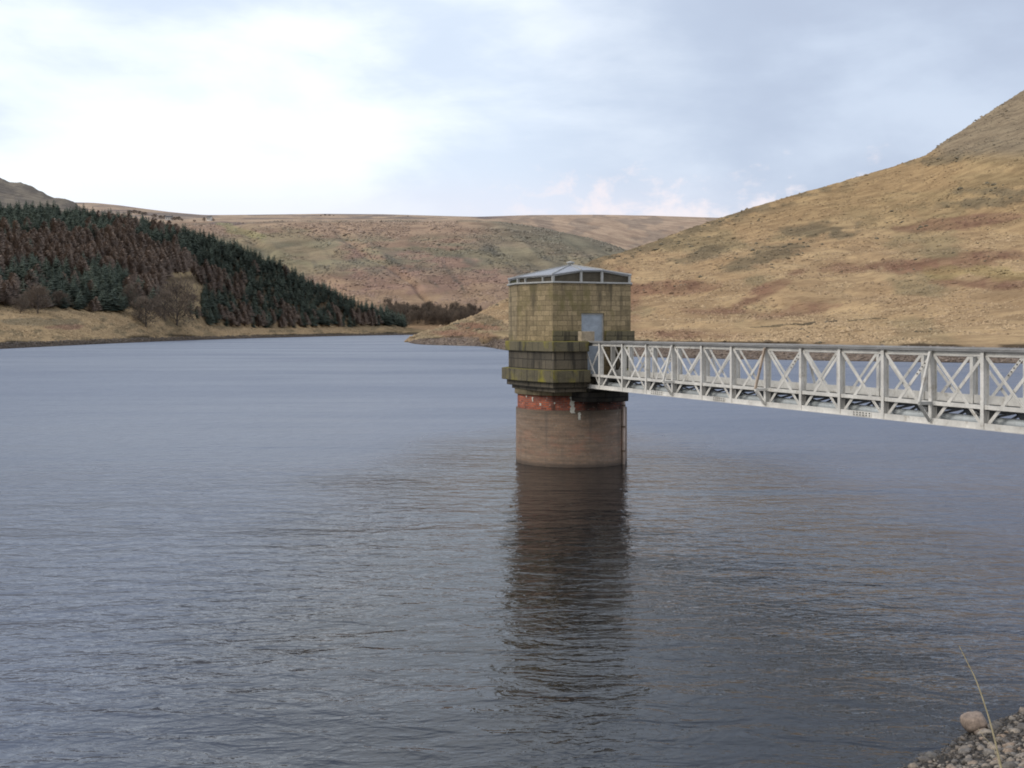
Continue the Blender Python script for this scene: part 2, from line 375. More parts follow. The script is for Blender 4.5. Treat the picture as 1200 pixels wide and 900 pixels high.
TAN = (.41,.282,.158); STRAW = (.52,.37,.205); OLIVE = (.275,.222,.13); BRACK = (.27,.160,.103); STONE = (.215,.172,.140); PEAT = (.07,.055,.042); HEATH = (.19,.155,.10)
def right_col(px, py, x, Y, z):
    n = fbm(px/38, py/13, 31, 5); n2 = fbm(px/90+5, py/26, 32, 4); n3 = fbm(px/14, py/6, 33, 4)
    c = np.zeros(px.shape+(3,))+np.array(TAN)
    c = blend(c, sstep(.48, .66, n2)*.75, OLIVE)
    c = blend(c, sstep(.52, .68, n)*.55, STRAW)
    c = blend(c, sstep(300, 230, py)*.45, (.37,.25,.115))
    for cx, cy, rx, ry, sl in ((775,338,55,9,-.05),(893,343,50,8,-.55),(930,364,52,7,-.12),(790,392,75,6,.03),(1075,312,100,9,-.03),(722,352,26,34,-.2),(1120,262,75,7,-.1),(1165,332,60,7,0),(850,365,40,5,0),(545,392,40,4,.06),(1180,300,50,6,0),(640,372,40,12,-.2),(560,383,30,4,.1)):
        c = blend(c, mask(px, py, cx, cy, rx, ry, sl, n*.6+n3*.4, .6)*(.72+.38*sstep(.35,.6,n3)), BRACK)
    sky = tab(px, R_SKY)
    c = blend(c, (1-sstep(3, 20, py-sky))*sstep(.40, .56, n3)*.75*sstep(560,700,px)*(1-sstep(930,1060,px)), HEATH)
    for cx, cy, rx, ry, sl in ((1110,184,40,5,-.12),(1150,237,55,5,-.05),(1170,225,40,4,0),(960,268,40,6,-.1),(985,275,25,4,0),(820,300,30,6,-.2),(900,300,40,7,-.3),(570,375,16,4,.2)):
        c = blend(c, mask(px, py, cx, cy, rx, ry*1.3, sl, n3*.7+n*.3, .7)*.8, HEATH)
    c = blend(c, sstep(1075,1110,px)*sstep(192,172,py)*.8, (.27,.225,.165))
    c = blend(c, mask(px, py, 1150, 318, 70, 9, 0, n)*.35, (.30,.26,.09))
    c = blend(c, sstep(352, 392, py)*sstep(640,760,px)*sstep(.35,.6,1-n)*.6, STRAW)
    ye, ze = lt(px, R_EDGE, 0), lt(px, R_EDGE, 1)
    bank = (1-sstep(ye*.995, ye*1.004, Y))
    c = blend(c, bank, STONE)
    c = blend(c, bank*sstep(.5,.7,n3)*.6, (.28,.22,.18))
    c = blend(c, sstep(ye*.985, ye*1.0, Y)*(1-sstep(ye*1.002, ye*1.02, Y))*sstep(.34,.52,fbm(x/5, Y/90, 36, 3))*.9, PEAT)
    c = blend(c, (1-sstep(.0, .25, z))*.8, (.06,.05,.042))
    c = c*.86+c.mean(-1, keepdims=True)*.14*np.array((1.06,1.0,.94))
    return c
def left_col(px, py, x, Y, z):
    n = fbm(px/30, py/8, 51, 5); n3 = fbm(px/11, py/4, 53, 4)
    c = np.zeros(px.shape+(3,))+np.array((.40,.28,.145))
    c = blend(c, sstep(.5,.68,n)*.8, (.27,.20,.11)); c = blend(c, sstep(.55,.7,n3)*.6, (.17,.14,.085))
    c = blend(c, mask(px, py, 75, 383, 20, 3, 0, n)*.7, (.25,.14,.10))
    c = blend(c, mask(px, py, 45, 378, 40, 4, 0, n)*.6, (.17,.15,.10))
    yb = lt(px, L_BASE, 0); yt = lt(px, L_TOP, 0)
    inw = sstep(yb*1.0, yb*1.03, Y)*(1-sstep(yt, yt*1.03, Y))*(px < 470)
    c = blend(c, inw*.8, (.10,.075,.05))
    c = blend(c, mask(px, py, 215, 345, 24, 26, 0, n)*1.0, (.40,.30,.16))
    up = sstep(yt*1.0, yt*1.03, Y); c = blend(c, up*.9, (.235,.20,.165)); c = blend(c, up*sstep(.45,.6,n3)*.6, (.13,.11,.10))
    c = blend(c, up*(1-sstep(80,110,px))*.75, (.155,.145,.138)); c = blend(c, up*(1-sstep(80,110,px))*sstep(.42,.6,n3)*.7, (.27,.235,.19))
    yw = wd(tab(px, L_WATER))
    c = blend(c, 1-sstep(yw*1.014, yw*1.026, Y), (.125,.10,.08))
    c = blend(c, sstep(yw*1.01, yw*1.022, Y)*(1-sstep(yw*1.028, yw*1.045, Y))*sstep(.45,.58,fbm(x/7, Y/80, 56, 3))*.9, (.045,.04,.03))
    c = blend(c, (1-sstep(.0, .3, z))*.7, (.07,.058,.05))
    c = c*.80+c.mean(-1, keepdims=True)*.20*np.array((1.06,1.0,.94))
    return c
def moor_col(px, py, x, Y, z):
    n = fbm(px/60, py/11, 61, 5); n2 = fbm(px/22, py/7, 62, 4); n3 = fbm(px/30, py/1.6, 63, 3)
    c = np.zeros(px.shape+(3,))+np.array((.285,.205,.145))
    c = blend(c, mask(px, py, 480, 318, 130, 22, -.02, n)*.65, (.245,.160,.128))
    c = blend(c, sstep(270, 285, py)*(1-sstep(305, 330, py))*sstep(.36,.55,n)*.85, (.200,.190,.125))
    c = blend(c, mask(px, py, 335, 300, 60, 26, .15, n)*.6, (.215,.20,.12))
    c = blend(c, mask(px, py, 640, 300, 70, 22, .1, n)*.65, (.20,.18,.125))
    c = blend(c, sstep(318, 345, py)*sstep(.4,.6,n2)*.5, (.30,.215,.13))
    c = blend(c, (1-sstep(262, 272, py))*.7, (.34,.25,.175))
    c = blend(c, (1-sstep(259.0, 260.5, py))*.8, (.40,.31,.225))
    c = blend(c, (1-sstep(256, 258, py))*sstep(.50,.62,n3)*.8, (.17,.14,.125))
    br = tab(px, M_BROW); c = blend(c, (1-sstep(.6, 1.8, np.abs(py-br-.4)))*(Y < 2200)*.5*sstep(.3,.5,n2), (.13,.12,.085))
    for (ax, ay, bx, by, w) in ((350,292,372,312,3.2),(500,290,548,342,2.6),(500,326,532,350,2),(570,288,612,322,4),(620,290,650,310,4),(545,300,560,312,5),(450,296,470,312,4),(395,280,425,296,3)):
        t = np.clip((py-ay)/(by-ay), 0, 1); dx = np.abs(px-(ax+(bx-ax)*t)+(n2-.5)*16)
        m = (1-sstep(w*.4, w*1.8, dx))*sstep(ay-4, ay+4, py)*(1-sstep(by-5, by+5, py)); c = blend(c, m*.62*sstep(.3,.6,n2), (.095,.095,.08))
    c = blend(c, sstep(.54,.68,n2)*sstep(280,290,py)*(1-sstep(315,330,py))*.5, (.115,.112,.085))
    c = blend(c, mask(px, py, 205, 254, 22, 3, .06, n2)*.6, (.16,.14,.13)); c = blend(c, mask(px, py, 265, 262, 25, 2.4, .06, n2)*.7, (.16,.13,.12))
    c = blend(c, mask(px, py, 282, 271, 25, 5, .3, n2)*.6, (.24,.24,.11))
    c = blend(c, mask(px, py, 590, 254.5, 45, 1.6, 0, n2)*.8, (.12,.10,.11)); c = blend(c, mask(px, py, 690, 266, 60, 3, .05, n2)*.5, (.17,.14,.12))
    c = blend(c, sstep(366, 373, py)*.6, (.36,.26,.15))
    br2 = tab(px, M_BROW); rt = sstep(560, 620, px)
    c = blend(c, (Y > 2060)*rt*.85, (.40,.295,.205)); c = blend(c, (Y > 2060)*rt*sstep(.50,.62,n2)*.6, (.20,.16,.125))
    c = blend(c, (Y <= 2060)*sstep(540, 600, px)*(1-sstep(8, 34, py-br2))*.75, (.165,.16,.115))
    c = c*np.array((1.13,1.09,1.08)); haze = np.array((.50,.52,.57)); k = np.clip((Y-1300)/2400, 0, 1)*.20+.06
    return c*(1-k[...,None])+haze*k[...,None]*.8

def pxcols(a, b, step, outer_a, outer_b, ostep): return np.concatenate([np.arange(outer_a, a, ostep), np.arange(a, b, step), np.arange(b, outer_b+1, ostep)])
def geo(a, b, r): return np.array([a*r**i for i in range(int(math.log(b/a)/math.log(r))+2)])
M['right_hill'] = hill_material('right_hill', fine=.34, bstr=.8, bdist=.6, dark=.75, big=.05)
M['left_hill'] = hill_material('left_hill', fine=.22, bstr=.6, bdist=.8, dark=.65, big=.04)
M['moor'] = hill_material('moor', fine=.09, bstr=.6, bdist=2.0, dark=.55, big=.016)
sheet('right_hill', right_z, right_col, M['right_hill'], pxcols(440, 1230, 1.6, 400, 1900, 14), geo(130, 1900, 1.0056))
sheet('left_hill', left_z, left_col, M['left_hill'], pxcols(-30, 530, 2.0, -700, 620, 14), geo(110, 2100, 1.0066))
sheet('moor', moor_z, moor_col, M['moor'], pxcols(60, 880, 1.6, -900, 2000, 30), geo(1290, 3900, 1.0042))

def rock_mesh(name, seed, sub=2, rough=.28, flat=.6, mat=None, cut=3):
    import bmesh
    r = random.Random(seed); bm = bmesh.new(); bmesh.ops.create_icosphere(bm, subdivisions=sub, radius=1)
    planes = [(Vector((r.gauss(0,1), r.gauss(0,1), r.gauss(0,1))).normalized(), r.uniform(.55,.85)) for _ in range(cut)]
    off = Vector((r.random()*50, r.random()*50, r.random()*50))
    from mathutils import noise as mn
    for v in bm.verts:
        p = v.co.copy(); p *= 1+rough*mn.noise(p*1.1+off)+rough*.35*mn.noise(p*2.9+off)
        for n, d in planes:
            e = p.dot(n)-d
            if e > 0: p -= n*e*.85
        p.z *= flat; v.co = p
    for f in bm.faces: f.smooth = True
    me = bpy.data.meshes.new(name); bm.to_mesh(me); bm.free(); me.materials.append(mat); return me

# ------------------------------------------------------------------ rough grass tussocks: nobody could count them
def tussocks(name, label, fn, colfn, px, Y, smin, smax, seed, B=7):
    g = np.random.default_rng(seed); n = len(px); z = fn(px, Y); x = (px-600)/F*Y; py = HOR-(z-EYE)*F/Y
    C = colfn(px, py, x, Y, z)*g.uniform(.80, 1.22, (n,1))*np.where(g.random((n,1)) < .13, .55, 1)
    sz = g.uniform(smin, smax, n)*(Y/350)**.55*np.where(g.random(n) < .06, 1.7, 1)
    # each tussock is a low irregular mound of outward facing wedges
    a = (np.arange(B)[None,:]+g.uniform(-.3,.3,(n,B)))*2*np.pi/B+g.uniform(0,6.3,(n,1)); rr_ = sz[:,None]*g.uniform(.55,1.15,(n,B)); ca, sa = np.cos(a), np.sin(a)
    rim = np.stack([x[:,None]+ca*rr_, Y[:,None]+sa*rr_, z[:,None]-.12*sz[:,None]+g.uniform(-.1,.1,(n,B))*sz[:,None]], -1)
    top = np.stack([x+g.normal(0,.2,n)*sz, Y+g.normal(0,.2,n)*sz, z+g.uniform(.35,.75,n)*sz], -1)
    p0 = rim; p1 = np.roll(rim, -1, 1); p2 = np.repeat(top[:,None,:], B, 1)
    am = a+np.pi/B; ca, sa = np.cos(am), np.sin(am)
    V = np.stack([p0,p1,p2], 2).reshape(-1,3); nf = n*B
    me = bpy.data.meshes.new(name); me.vertices.add(len(V)); me.vertices.foreach_set('co', V.ravel()); me.loops.add(nf*3); me.loops.foreach_set('vertex_index', np.arange(nf*3, dtype=np.int32))
    me.polygons.add(nf); me.polygons.foreach_set('loop_start', np.arange(0, nf*3, 3, dtype=np.int32)); me.update(calc_edges=True)
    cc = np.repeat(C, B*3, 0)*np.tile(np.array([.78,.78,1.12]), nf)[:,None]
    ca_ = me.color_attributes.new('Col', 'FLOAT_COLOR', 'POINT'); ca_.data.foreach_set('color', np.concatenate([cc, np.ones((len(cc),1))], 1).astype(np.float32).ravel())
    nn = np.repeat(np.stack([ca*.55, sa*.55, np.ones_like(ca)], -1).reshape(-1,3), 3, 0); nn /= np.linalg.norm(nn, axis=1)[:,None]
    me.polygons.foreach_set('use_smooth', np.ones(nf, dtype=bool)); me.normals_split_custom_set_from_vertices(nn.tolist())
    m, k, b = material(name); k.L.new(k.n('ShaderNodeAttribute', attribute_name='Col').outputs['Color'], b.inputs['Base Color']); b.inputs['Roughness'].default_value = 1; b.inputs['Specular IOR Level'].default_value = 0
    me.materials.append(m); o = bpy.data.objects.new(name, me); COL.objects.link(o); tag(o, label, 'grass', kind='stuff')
g_ = np.random.default_rng(5); px_ = g_.uniform(476, 1290, 52000); ye_ = lt(px_, R_EDGE, 0); yc_ = smtab(px_, R_DEP, 10)
Y_ = np.exp(np.log(ye_*1.004)+(np.log(np.maximum(yc_, ye_*1.05))-np.log(ye_))*g_.random(len(px_))**.9)
keep = fbm((px_-600)/F*Y_/14, Y_/20, 91, 3) > .40
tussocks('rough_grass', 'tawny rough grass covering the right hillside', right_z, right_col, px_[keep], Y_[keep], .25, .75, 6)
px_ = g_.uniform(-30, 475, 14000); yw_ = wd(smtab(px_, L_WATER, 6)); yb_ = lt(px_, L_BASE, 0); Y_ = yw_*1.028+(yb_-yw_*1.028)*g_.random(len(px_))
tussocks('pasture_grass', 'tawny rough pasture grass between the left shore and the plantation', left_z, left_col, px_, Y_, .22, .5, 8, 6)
px_ = g_.uniform(100, 860, 26000); Y_ = 1340+700*g_.random(26000)**.9; keep = fbm((px_-600)/F*Y_/60, Y_/90, 95, 3) > .47
tussocks('heather', 'patchy heather and rough grass on the far moor', moor_z, moor_col, px_[keep], Y_[keep], .55, 1.35, 9, 6)
def rubble(name, label, fn, px, Y, s0, s1, seed, col):
    r = random.Random(seed); pr = rock_mesh('lump', 91, 1, .4, .65, None); v0 = np.array([v.co[:] for v in pr.vertices]); f0 = [tuple(p.vertices) for p in pr.polygons]; V = []; Fc = []
    zz = fn(px, Y)
    for a, b, z in zip(px, Y, zz):
        if z < -.05: continue
        s_ = r.uniform(s0, s1)*(b/300)**.5*(1.8 if r.random() < .06 else 1); m3 = np.array(Euler((r.uniform(-.5,.5), r.uniform(-.5,.5), r.uniform(0,6.3))).to_matrix())
        v = (v0*np.array((s_*1.25, s_, s_)))@m3.T+np.array(((a-600)/F*b, b, z+s_*.15)); i0 = len(V); V += v.tolist(); Fc += [tuple(i+i0 for i in f) for f in f0]
    me = bpy.data.meshes.new(name); me.from_pydata(V, [], Fc); me.materials.append(plain(name, col, .95, var=.6, scale=1.2, dirt=(.05,.042,.035), dirtamt=.7)); o = bpy.data.objects.new(name, me); COL.objects.link(o); tag(o, label, 'stones', kind='stuff')
px_ = g_.uniform(476, 1260, 5200); yw_ = wd(smtab(px_, R_WATER, 8)); ye_ = lt(px_, R_EDGE, 0); Y_ = yw_+(ye_-yw_)*g_.random(5200)
rubble('shore_rubble', 'loose brown stones on the drawdown bank under the right hillside', right_z, px_, Y_, .12, .34, 12, (.24,.19,.155))
px_ = g_.uniform(-30, 475, 3600); yw_ = wd(smtab(px_, L_WATER, 6)); Y_ = yw_*(1+.024*g_.random(3600))
rubble('bank_rubble', 'loose dark stones along the far left waterline', left_z, px_, Y_, .10, .30, 13, (.16,.13,.105))

# ------------------------------------------------------------------ foreground shore
SA = np.array([4.53, 12.8]); SD = np.array([.804, .594]); SN = np.array([.594, -.804])
def shore_xy(a, d): return SA[0]+SD[0]*a+SN[0]*d, SA[1]+SD[1]*a+SN[1]*d
def shore_z(a, d):
    a = np.asarray(a, float); d = np.asarray(d, float)
    z = np.where(d < 8, .43*d, 3.44+.02*(d-8))
    return z+(fbm(a/1.4+40, d/1.4+40, 71, 4)-.5)*.22+.10*(fbm(a/.9+9, d*0+3, 72, 2)-.5)
aa = np.concatenate([np.arange(-40,-6,1.0), np.arange(-6,8,.12), np.arange(8,40,1.0)]); dd = np.concatenate([np.arange(-4,5,.12), np.arange(5,22,1.0)])
A_, D_ = np.meshgrid(aa, dd); X_, Y_ = shore_xy(A_, D_); Z_ = shore_z(A_, D_)
mb = MB(); co = np.stack([X_,Y_,Z_],-1)
me = bpy.data.meshes.new('shore'); nr, nc = A_.shape; idx = np.arange(nr*nc).reshape(nr,nc)
q = np.stack([idx[:-1,:-1], idx[1:,:-1], idx[1:,1:], idx[:-1,1:]],-1).reshape(-1,4)
me.from_pydata(co.reshape(-1,3).tolist(), [], q.tolist()); me.polygons.foreach_set('use_smooth', [True]*len(q))
M['shore'] = plain('shore', (.045,.04,.034), .95, var=.5, scale=6, dirt=(.03,.028,.025), bmp=.8)
me.materials.append(M['shore']); o = bpy.data.objects.new('shore', me); COL.objects.link(o); o['kind'] = 'structure'

peb = [rock_mesh('pebble', 100+i, 2, .55, r_, M['pebble'], 9) for i, r_ in enumerate((.55,.7,.5,.8,.62,.45,.75,.6))]
def seen_px(x, y, z): return 600+F*x/y, HOR-(z-EYE)*F/y
cnt = 0; spots = []
tries = 0
while cnt < 300 and tries < 40000:
    tries += 1
    a = rnd.uniform(-1.5, 4.4); d = rnd.uniform(-.12, 3.1)
    x, y = shore_xy(a, d); z = float(shore_z(a, d)); px, py = seen_px(x, y, z)
    if not (1030 < px < 1215 and 820 < py < 915): continue
    s = rnd.choice((.024,.028,.032,.036,.042,.05,.06,.085))*rnd.uniform(.85,1.15)
    if any((x-q[0])**2+(y-q[1])**2 < (.72*(s+q[2]))**2 for q in spots): continue
    spots.append((x, y, s)); o = bpy.data.objects.new('stone', rnd.choice(peb)); COL.objects.link(o)
    o.location = (x, y, z+s*.12); o.scale = (s*rnd.uniform(.9,1.35), s*rnd.uniform(.8,1.1), s*rnd.uniform(.8,1.15)); o.rotation_euler = (rnd.uniform(-.5,.5), rnd.uniform(-.5,.5), rnd.uniform(0,6.3))
    tag(o, 'small rounded grey or brown stone lying among others on the foreground shore', 'stone', 'stones on the foreground shore'); cnt += 1
# finer gravel between the stones: nobody could count it
gv = []; gf = []
proto = rock_mesh('grit', 77, 1, .35, .7, M['pebble']); pv = np.array([v.co[:] for v in proto.vertices]); pf = [tuple(p.vertices) for p in proto.polygons]
for _ in range(8000):
    a = rnd.uniform(-2.5, 5.5); d = rnd.uniform(-.2, 3.6); x, y = shore_xy(a, d); z = float(shore_z(a, d)); s = rnd.uniform(.012,.03)
    m3 = np.array(Euler((rnd.uniform(-1,1), rnd.uniform(-1,1), rnd.uniform(0,6.3))).to_matrix())
    v = (pv*np.array((s*1.2,s,s)))@m3.T+np.array((x,y,z+.004)); b = len(gv); gv += v.tolist(); gf += [tuple(i+b for i in f) for f in pf]
me = bpy.data.meshes.new('gravel'); me.from_pydata(gv, [], gf); me.polygons.foreach_set('use_smooth', [True]*len(gf))
M['gravel'] = plain('gravel', (.12,.105,.09), .9, var=.75, scale=16, dirt=(.03,.03,.03), dirtamt=.7); me.materials.append(M['gravel'])
o = bpy.data.objects.new('gravel', me); COL.objects.link(o); tag(o, 'fine grey gravel between the stones of the foreground shore', 'gravel', kind='stuff')

# the one large boulder at the water's edge
bo = bpy.data.objects.new('boulder', rock_mesh('boulder', 5, 3, .22, .62, M['boulder'], 5)); COL.objects.link(bo)
by = 13.75; bo.location = ((1142-600)/F*by, by, .15); bo.scale = (.20,.15,.19); bo.rotation_euler = (.1,-.12,.25)
tag(bo, 'large smooth pinkish brown boulder at the water edge of the stony shore', 'boulder')

# dry grass stalks
def stalk(pts, r0, label, head=True):
    t = empty('grass_stalk', pts[0]); tag(t, label, 'grass stalk')
    P = [Vector(p)-Vector(pts[0]) for p in pts]; n = len(P); fine = []
    for i in range(n-1):
        for j in range(4):
            u = j/4; a = P[max(i-1,0)]; b = P[i]; c = P[i+1]; d = P[min(i+2,n-1)]
            fine.append(.5*((2*b)+(c-a)*u+(2*a-5*b+4*c-d)*u*u+(3*b-a-3*c+d)*u**3))
    fine.append(P[-1]); m = len(fine)
    mb = MB(); mb.tube(fine, [r0*(1-.75*i/m) for i in range(m)], 6); mb.build('stem', M['stalk'], t, merge=True)
    if head:
        mb = MB(); r = random.Random(3)
        for i in range(int(m*.72), m-1):
            for _ in range(7):
                b = fine[i].lerp(fine[i+1], r.random()); d = (fine[i+1]-fine[i]).normalized(); s = Vector((r.gauss(0,1), r.gauss(0,1), 0)).normalized()
                L = r.uniform(.012,.022); tip = b+d*L*1.4+s*L*.35; w = d.cross(s)*L*.14
                mb.face([b-w, b+w, tip+w*.5, tip-w*.5])
        mb.build('seed_head', M['stalk'], t)
    return t
def at(px, py, Y): return ((px-600)/F*Y, Y, wz(py, Y))
stalk([at(1182,932,9.9), at(1172,893,9.95), at(1160,845,10.05), at(1145,800,10.15), at(1134,777,10.2), at(1124.5,758,10.25)], .0105, 'tall pale dry grass stalk leaning left over the foreground shore')
stalk([at(1176,915,10.0), at(1166,880,10.2), at(1152,862,10.4), at(1146,853,10.5)], .0032, 'short bent dry grass stem beside the foot of the tall stalk', False)

# ------------------------------------------------------------------ water
def water_material():
    m, k, b = material('water'); pos = obv(k)
    b.inputs['Roughness'].default_value = .10; b.inputs['IOR'].default_value = 1.333
    rot = (0,0,R(14))
    w1 = k.noise(k.scale(pos, (1.0, 1.9, 1), rot), 1.0, 3, .55, .5)        # chop
    w2 = k.noise(k.scale(pos, (4.2, 6.5, 1), (0,0,R(-10))), 1.0, 3, .6, .7)      # ripples
    w3 = k.noise(k.scale(pos, (.07, .26, 1), (0,0,R(20))), 1.0, 2, .5, .4)      # long low swell
    gust = k.mapr(k.noise(k.scale(pos, (.02,.035,1), rot), 1.0, 3, .55), .3, .7, .7, 1.25)
    h = k.math('MULTIPLY_ADD', w1, .175, k.math('MULTIPLY', w2, .034)); h = k.math('MULTIPLY', h, gust)
    h = k.math('MULTIPLY_ADD', w3, .40, h)
    yy = k.n('ShaderNodeSeparateXYZ', ins={0: pos}).outputs[1]
    w4 = k.noise(k.scale(pos, (.22,.50,1), rot), 1.0, 6, .68, .3)       # wind chop out on the open water
    h = k.math('MULTIPLY_ADD', w4, k.mapr(yy, 45, 150, 0, .62), h)
    # water in the lee of the tower and the near bank lies calmer; the open reservoir is roughened by wind
    lee = k.n('ShaderNodeVectorMath', operation='LENGTH', ins={0: k.scale(pos, (1/6.5, 1/24, 0), loc=(-2.5/6.5, -27/24, 0))}).outputs['Value']
    lee = k.math('ADD', lee, k.mapr(k.noise(k.scale(pos, (.06,.06,1)), 1.0, 3, .5), .3, .7, -.2, .2))
    calm = k.mapr(lee, .55, 1.6, 1, 0)
    h = k.math('MULTIPLY', h, k.math('MULTIPLY_ADD', calm, -.66, 1.0))
    ys = k.n('ShaderNodeSeparateXYZ', ins={0: pos}).outputs[1]
    far = k.math('ADD', k.mapr(ys, 5, 75, .20, .39), k.mapr(k.noise(k.scale(pos, (.012,.03,1), (0,0,R(10))), 1.0, 4, .6), .35, .65, -.07, .07))
    rough = k.math('MULTIPLY_ADD', calm, k.math('SUBTRACT', .035, far), far)
    k.L.new(rough, b.inputs['Roughness'])
    k.L.new(k.mix(k.math('MULTIPLY', k.mapr(ys, -190, 120), k.math('SUBTRACT', 1.0, calm)), (.012,.012,.013), (.155,.180,.238)), b.inputs['Base Color'])  # reflected sky put into the colour: brighter with distance, dark in the calm patch
    bump(k, b, h, 1.0, 1.0)
    return m
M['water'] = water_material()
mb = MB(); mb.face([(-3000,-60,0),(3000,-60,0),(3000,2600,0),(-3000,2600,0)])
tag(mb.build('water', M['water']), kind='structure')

# ------------------------------------------------------------------ valve tower (plan frame: s toward the bridge, k across it)
VPX = 50.0; PH = math.atan((600-VPX)/F); NX, NY = math.sin(PH), -math.cos(PH); TX, TY = -NY, NX
CY = 42.5; CX = (669.5-600)/F*CY
def P(s, k): return (CX+NX*s+TX*k, CY+NY*s+TY*k)
def kpx(s, px):                     # k so that (s,k) is seen at photo column px
    u = (px-600)/F; return (u*(CY+NY*s)-(CX+NX*s))/(TX-u*TY)
lo, hi = .5, 3.5
for _ in range(50):
    a_ = (lo+hi)/2
    if -kpx(a_, 648) > kpx(a_, 739): hi = a_
    else: lo = a_
HA, HK = a_, kpx(a_, 739)           # apothem and half width of the door wall
def wall_poly(e=0.0):
    r = math.hypot(HA, HK); kl = -kpx(-1.5, 596)
    pts = [(HA+e, -HK-e*.4), (HA+e, HK+e*.4), (.0, max(r,kpx(0,737))+e), (-1.5, 1.95+e), (-2.4-e, .85), (-2.4-e, -.85), (-1.5, -kl-e), (0, kpx(0, 605.5)-e)]
    return [P(*p) for p in pts]
def circ(r, n=64): return [(CX+r*math.cos(2*math.pi*i/n), CY+r*math.sin(2*math.pi*i/n)) for i in range(n)]
tower = empty('valve_tower', (0,0,0)); tag(tower, 'stone and brick reservoir valve tower standing in the water at the end of the footbridge', 'tower')
def ledge_polys(sf, lpx, vpx, e, gap=.74):
    """plan of a course round the tower with a slot for the bridge: counter-clockwise"""
    return [P(sf, kpx(sf, vpx)), P(sf, -gap), P(HA-.25, -gap), P(HA-.25, gap), P(sf-.1, gap), P(sf-.5, gap+.36+e), P(1.2, 1.85+e), P(0, 2.2+e), P(-1.6, 1.95+e), P(-2.5-e, .9), P(-2.5-e, -.9), P(-1.7, kpx(-1.7, lpx)+.25), P(-.8, kpx(-.8, lpx)), P(.9, kpx(.9, lpx+20))]
def concave(mb, poly, z0, z1): mb.prism(poly, z0, z1)
Z = dict(bot=2.93, c=3.15, l2=3.585, body=4.24, l1=4.60, eave=6.72)
mb = MB(); mb.prism(circ(2.12), -4, 2.06, smooth=True); tag(mb.build('shaft', M['shaft_brick'], tower, merge=True))
mb = MB(); mb.prism(circ(2.06), 2.06, 2.60, smooth=True, bottom=False); mb.build('brick_band', M['red_brick'], tower, merge=True)
mb = MB(); mb.prism(circ(2.17), 2.60, 2.80, smooth=True); mb.build('string_course', M['pale_stone'], tower, bevel=.02)
mb = MB(); concave(mb, ledge_polys(2.75, 600, 650, .03), 2.80, 2.945); concave(mb, ledge_polys(2.85, 594, 648, .08), 2.945, 3.15); mb.build('corbel', M['dark_stone'], tower)
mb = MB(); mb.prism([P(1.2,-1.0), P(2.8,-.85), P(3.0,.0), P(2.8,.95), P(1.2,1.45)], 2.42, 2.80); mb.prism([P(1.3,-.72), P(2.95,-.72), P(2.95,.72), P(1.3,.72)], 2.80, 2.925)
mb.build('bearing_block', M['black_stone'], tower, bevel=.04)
mb = MB(); concave(mb, ledge_polys(3.1, 588, 648, .15), 3.15, 3.585); mb.build('ledge', M['ledge_stone'], tower, bevel=.025)
mb = MB(); concave(mb, ledge_polys(2.85, 596, 649, .02), 3.585, 4.24); mb.build('parapet', M['dark_stone'], tower)
mb = MB(); concave(mb, ledge_polys(3.0, 592, 648, .10), 4.24, 4.60); mb.build('ledge', M['ledge_stone'], tower, bevel=.025)
# floor of the slot in front of the door
mb = MB(); mb.prism([P(HA-.3,-.735), P(2.7,-.735), P(2.7,.735), P(HA-.3,.735)], 2.94, 3.36); mb.build('landing', M['dark_stone'], tower)
# house walls, with the door recess cut as jambs and lintel in the door wall
W = wall_poly(); DK0, DK1, DT = kpx(HA, 681.3), kpx(HA, 708.3), wz(367, CY+NY*HA)
mb = MB(); u = 0.0; EV = Z['eave']; Z0 = 3.36
def wq(a, b, z0, z1, u0, u1): mb.face([(*a,z0),(*b,z0),(*b,z1),(*a,z1)], [(u0,z0),(u1,z0),(u1,z1),(u0,z1)])
fa, fb = W[0], W[1]
d0, d1 = P(HA, DK0), P(HA, DK1)
L0 = DK0+HK; L1 = DK1+HK; LL = 2*HK
wq(fa, d0, Z0, EV, 0, L0); wq(d0, d1, DT, EV, L0, L1); wq(d1, fb, Z0, EV, L1, LL)
i0, i1 = P(HA-.16, DK0), P(HA-.16, DK1)
wq(d0, i0, Z0, DT, L0, L0+.16); wq(i1, d1, Z0, DT, L1-.16, L1); mb.face([(*d0,DT),(*i0,DT),(*i1,DT),(*d1,DT)])
u = LL
for i in range(1, 8):
    a, b = W[i], W[(i+1)%8]; L = math.hypot(b[0]-a[0], b[1]-a[1]); wq(a, b, Z0, EV, u, u+L); u += L
mb.face([(*p, EV) for p in W])
house = mb.build('house_wall', M['house_stone'], tower)
mb = MB(); mb.prism([P(HA-.14,DK0+.004), P(HA-.10,DK0+.004), P(HA-.10,DK1-.004), P(HA-.14,DK1-.004)][::-1] if False else [P(HA-.15,DK1-.004), P(HA-.15,DK0+.004), P(HA-.09,DK0+.004), P(HA-.09,DK1-.004)], Z0+.02, DT-.004)
door = mb.build('door', M['door_paint'], tower)
mb = MB(); mb.bar((*P(HA-.05, DK0+.1), 4.42), (*P(HA-.05, DK0+.24), 4.42), .03, .03); mb.bar((*P(HA-.09, DK0+.1), 4.42), (*P(HA-.05, DK0+.1), 4.42), .03, .03); mb.build('handle', M['iron'], door)
mb = MB()
for kk in (DK0+.03, DK1-.03): mb.bar((*P(HA-.085,kk),Z0+.05), (*P(HA-.085,kk),DT-.03), .05, .03, (TX,TY,0))
mb.bar((*P(HA-.085,DK0+.01),DT-.03), (*P(HA-.085,DK1-.01),DT-.03), .03, .05, (NX,NY,0)); mb.build('frame', M['frame_grey'], door)
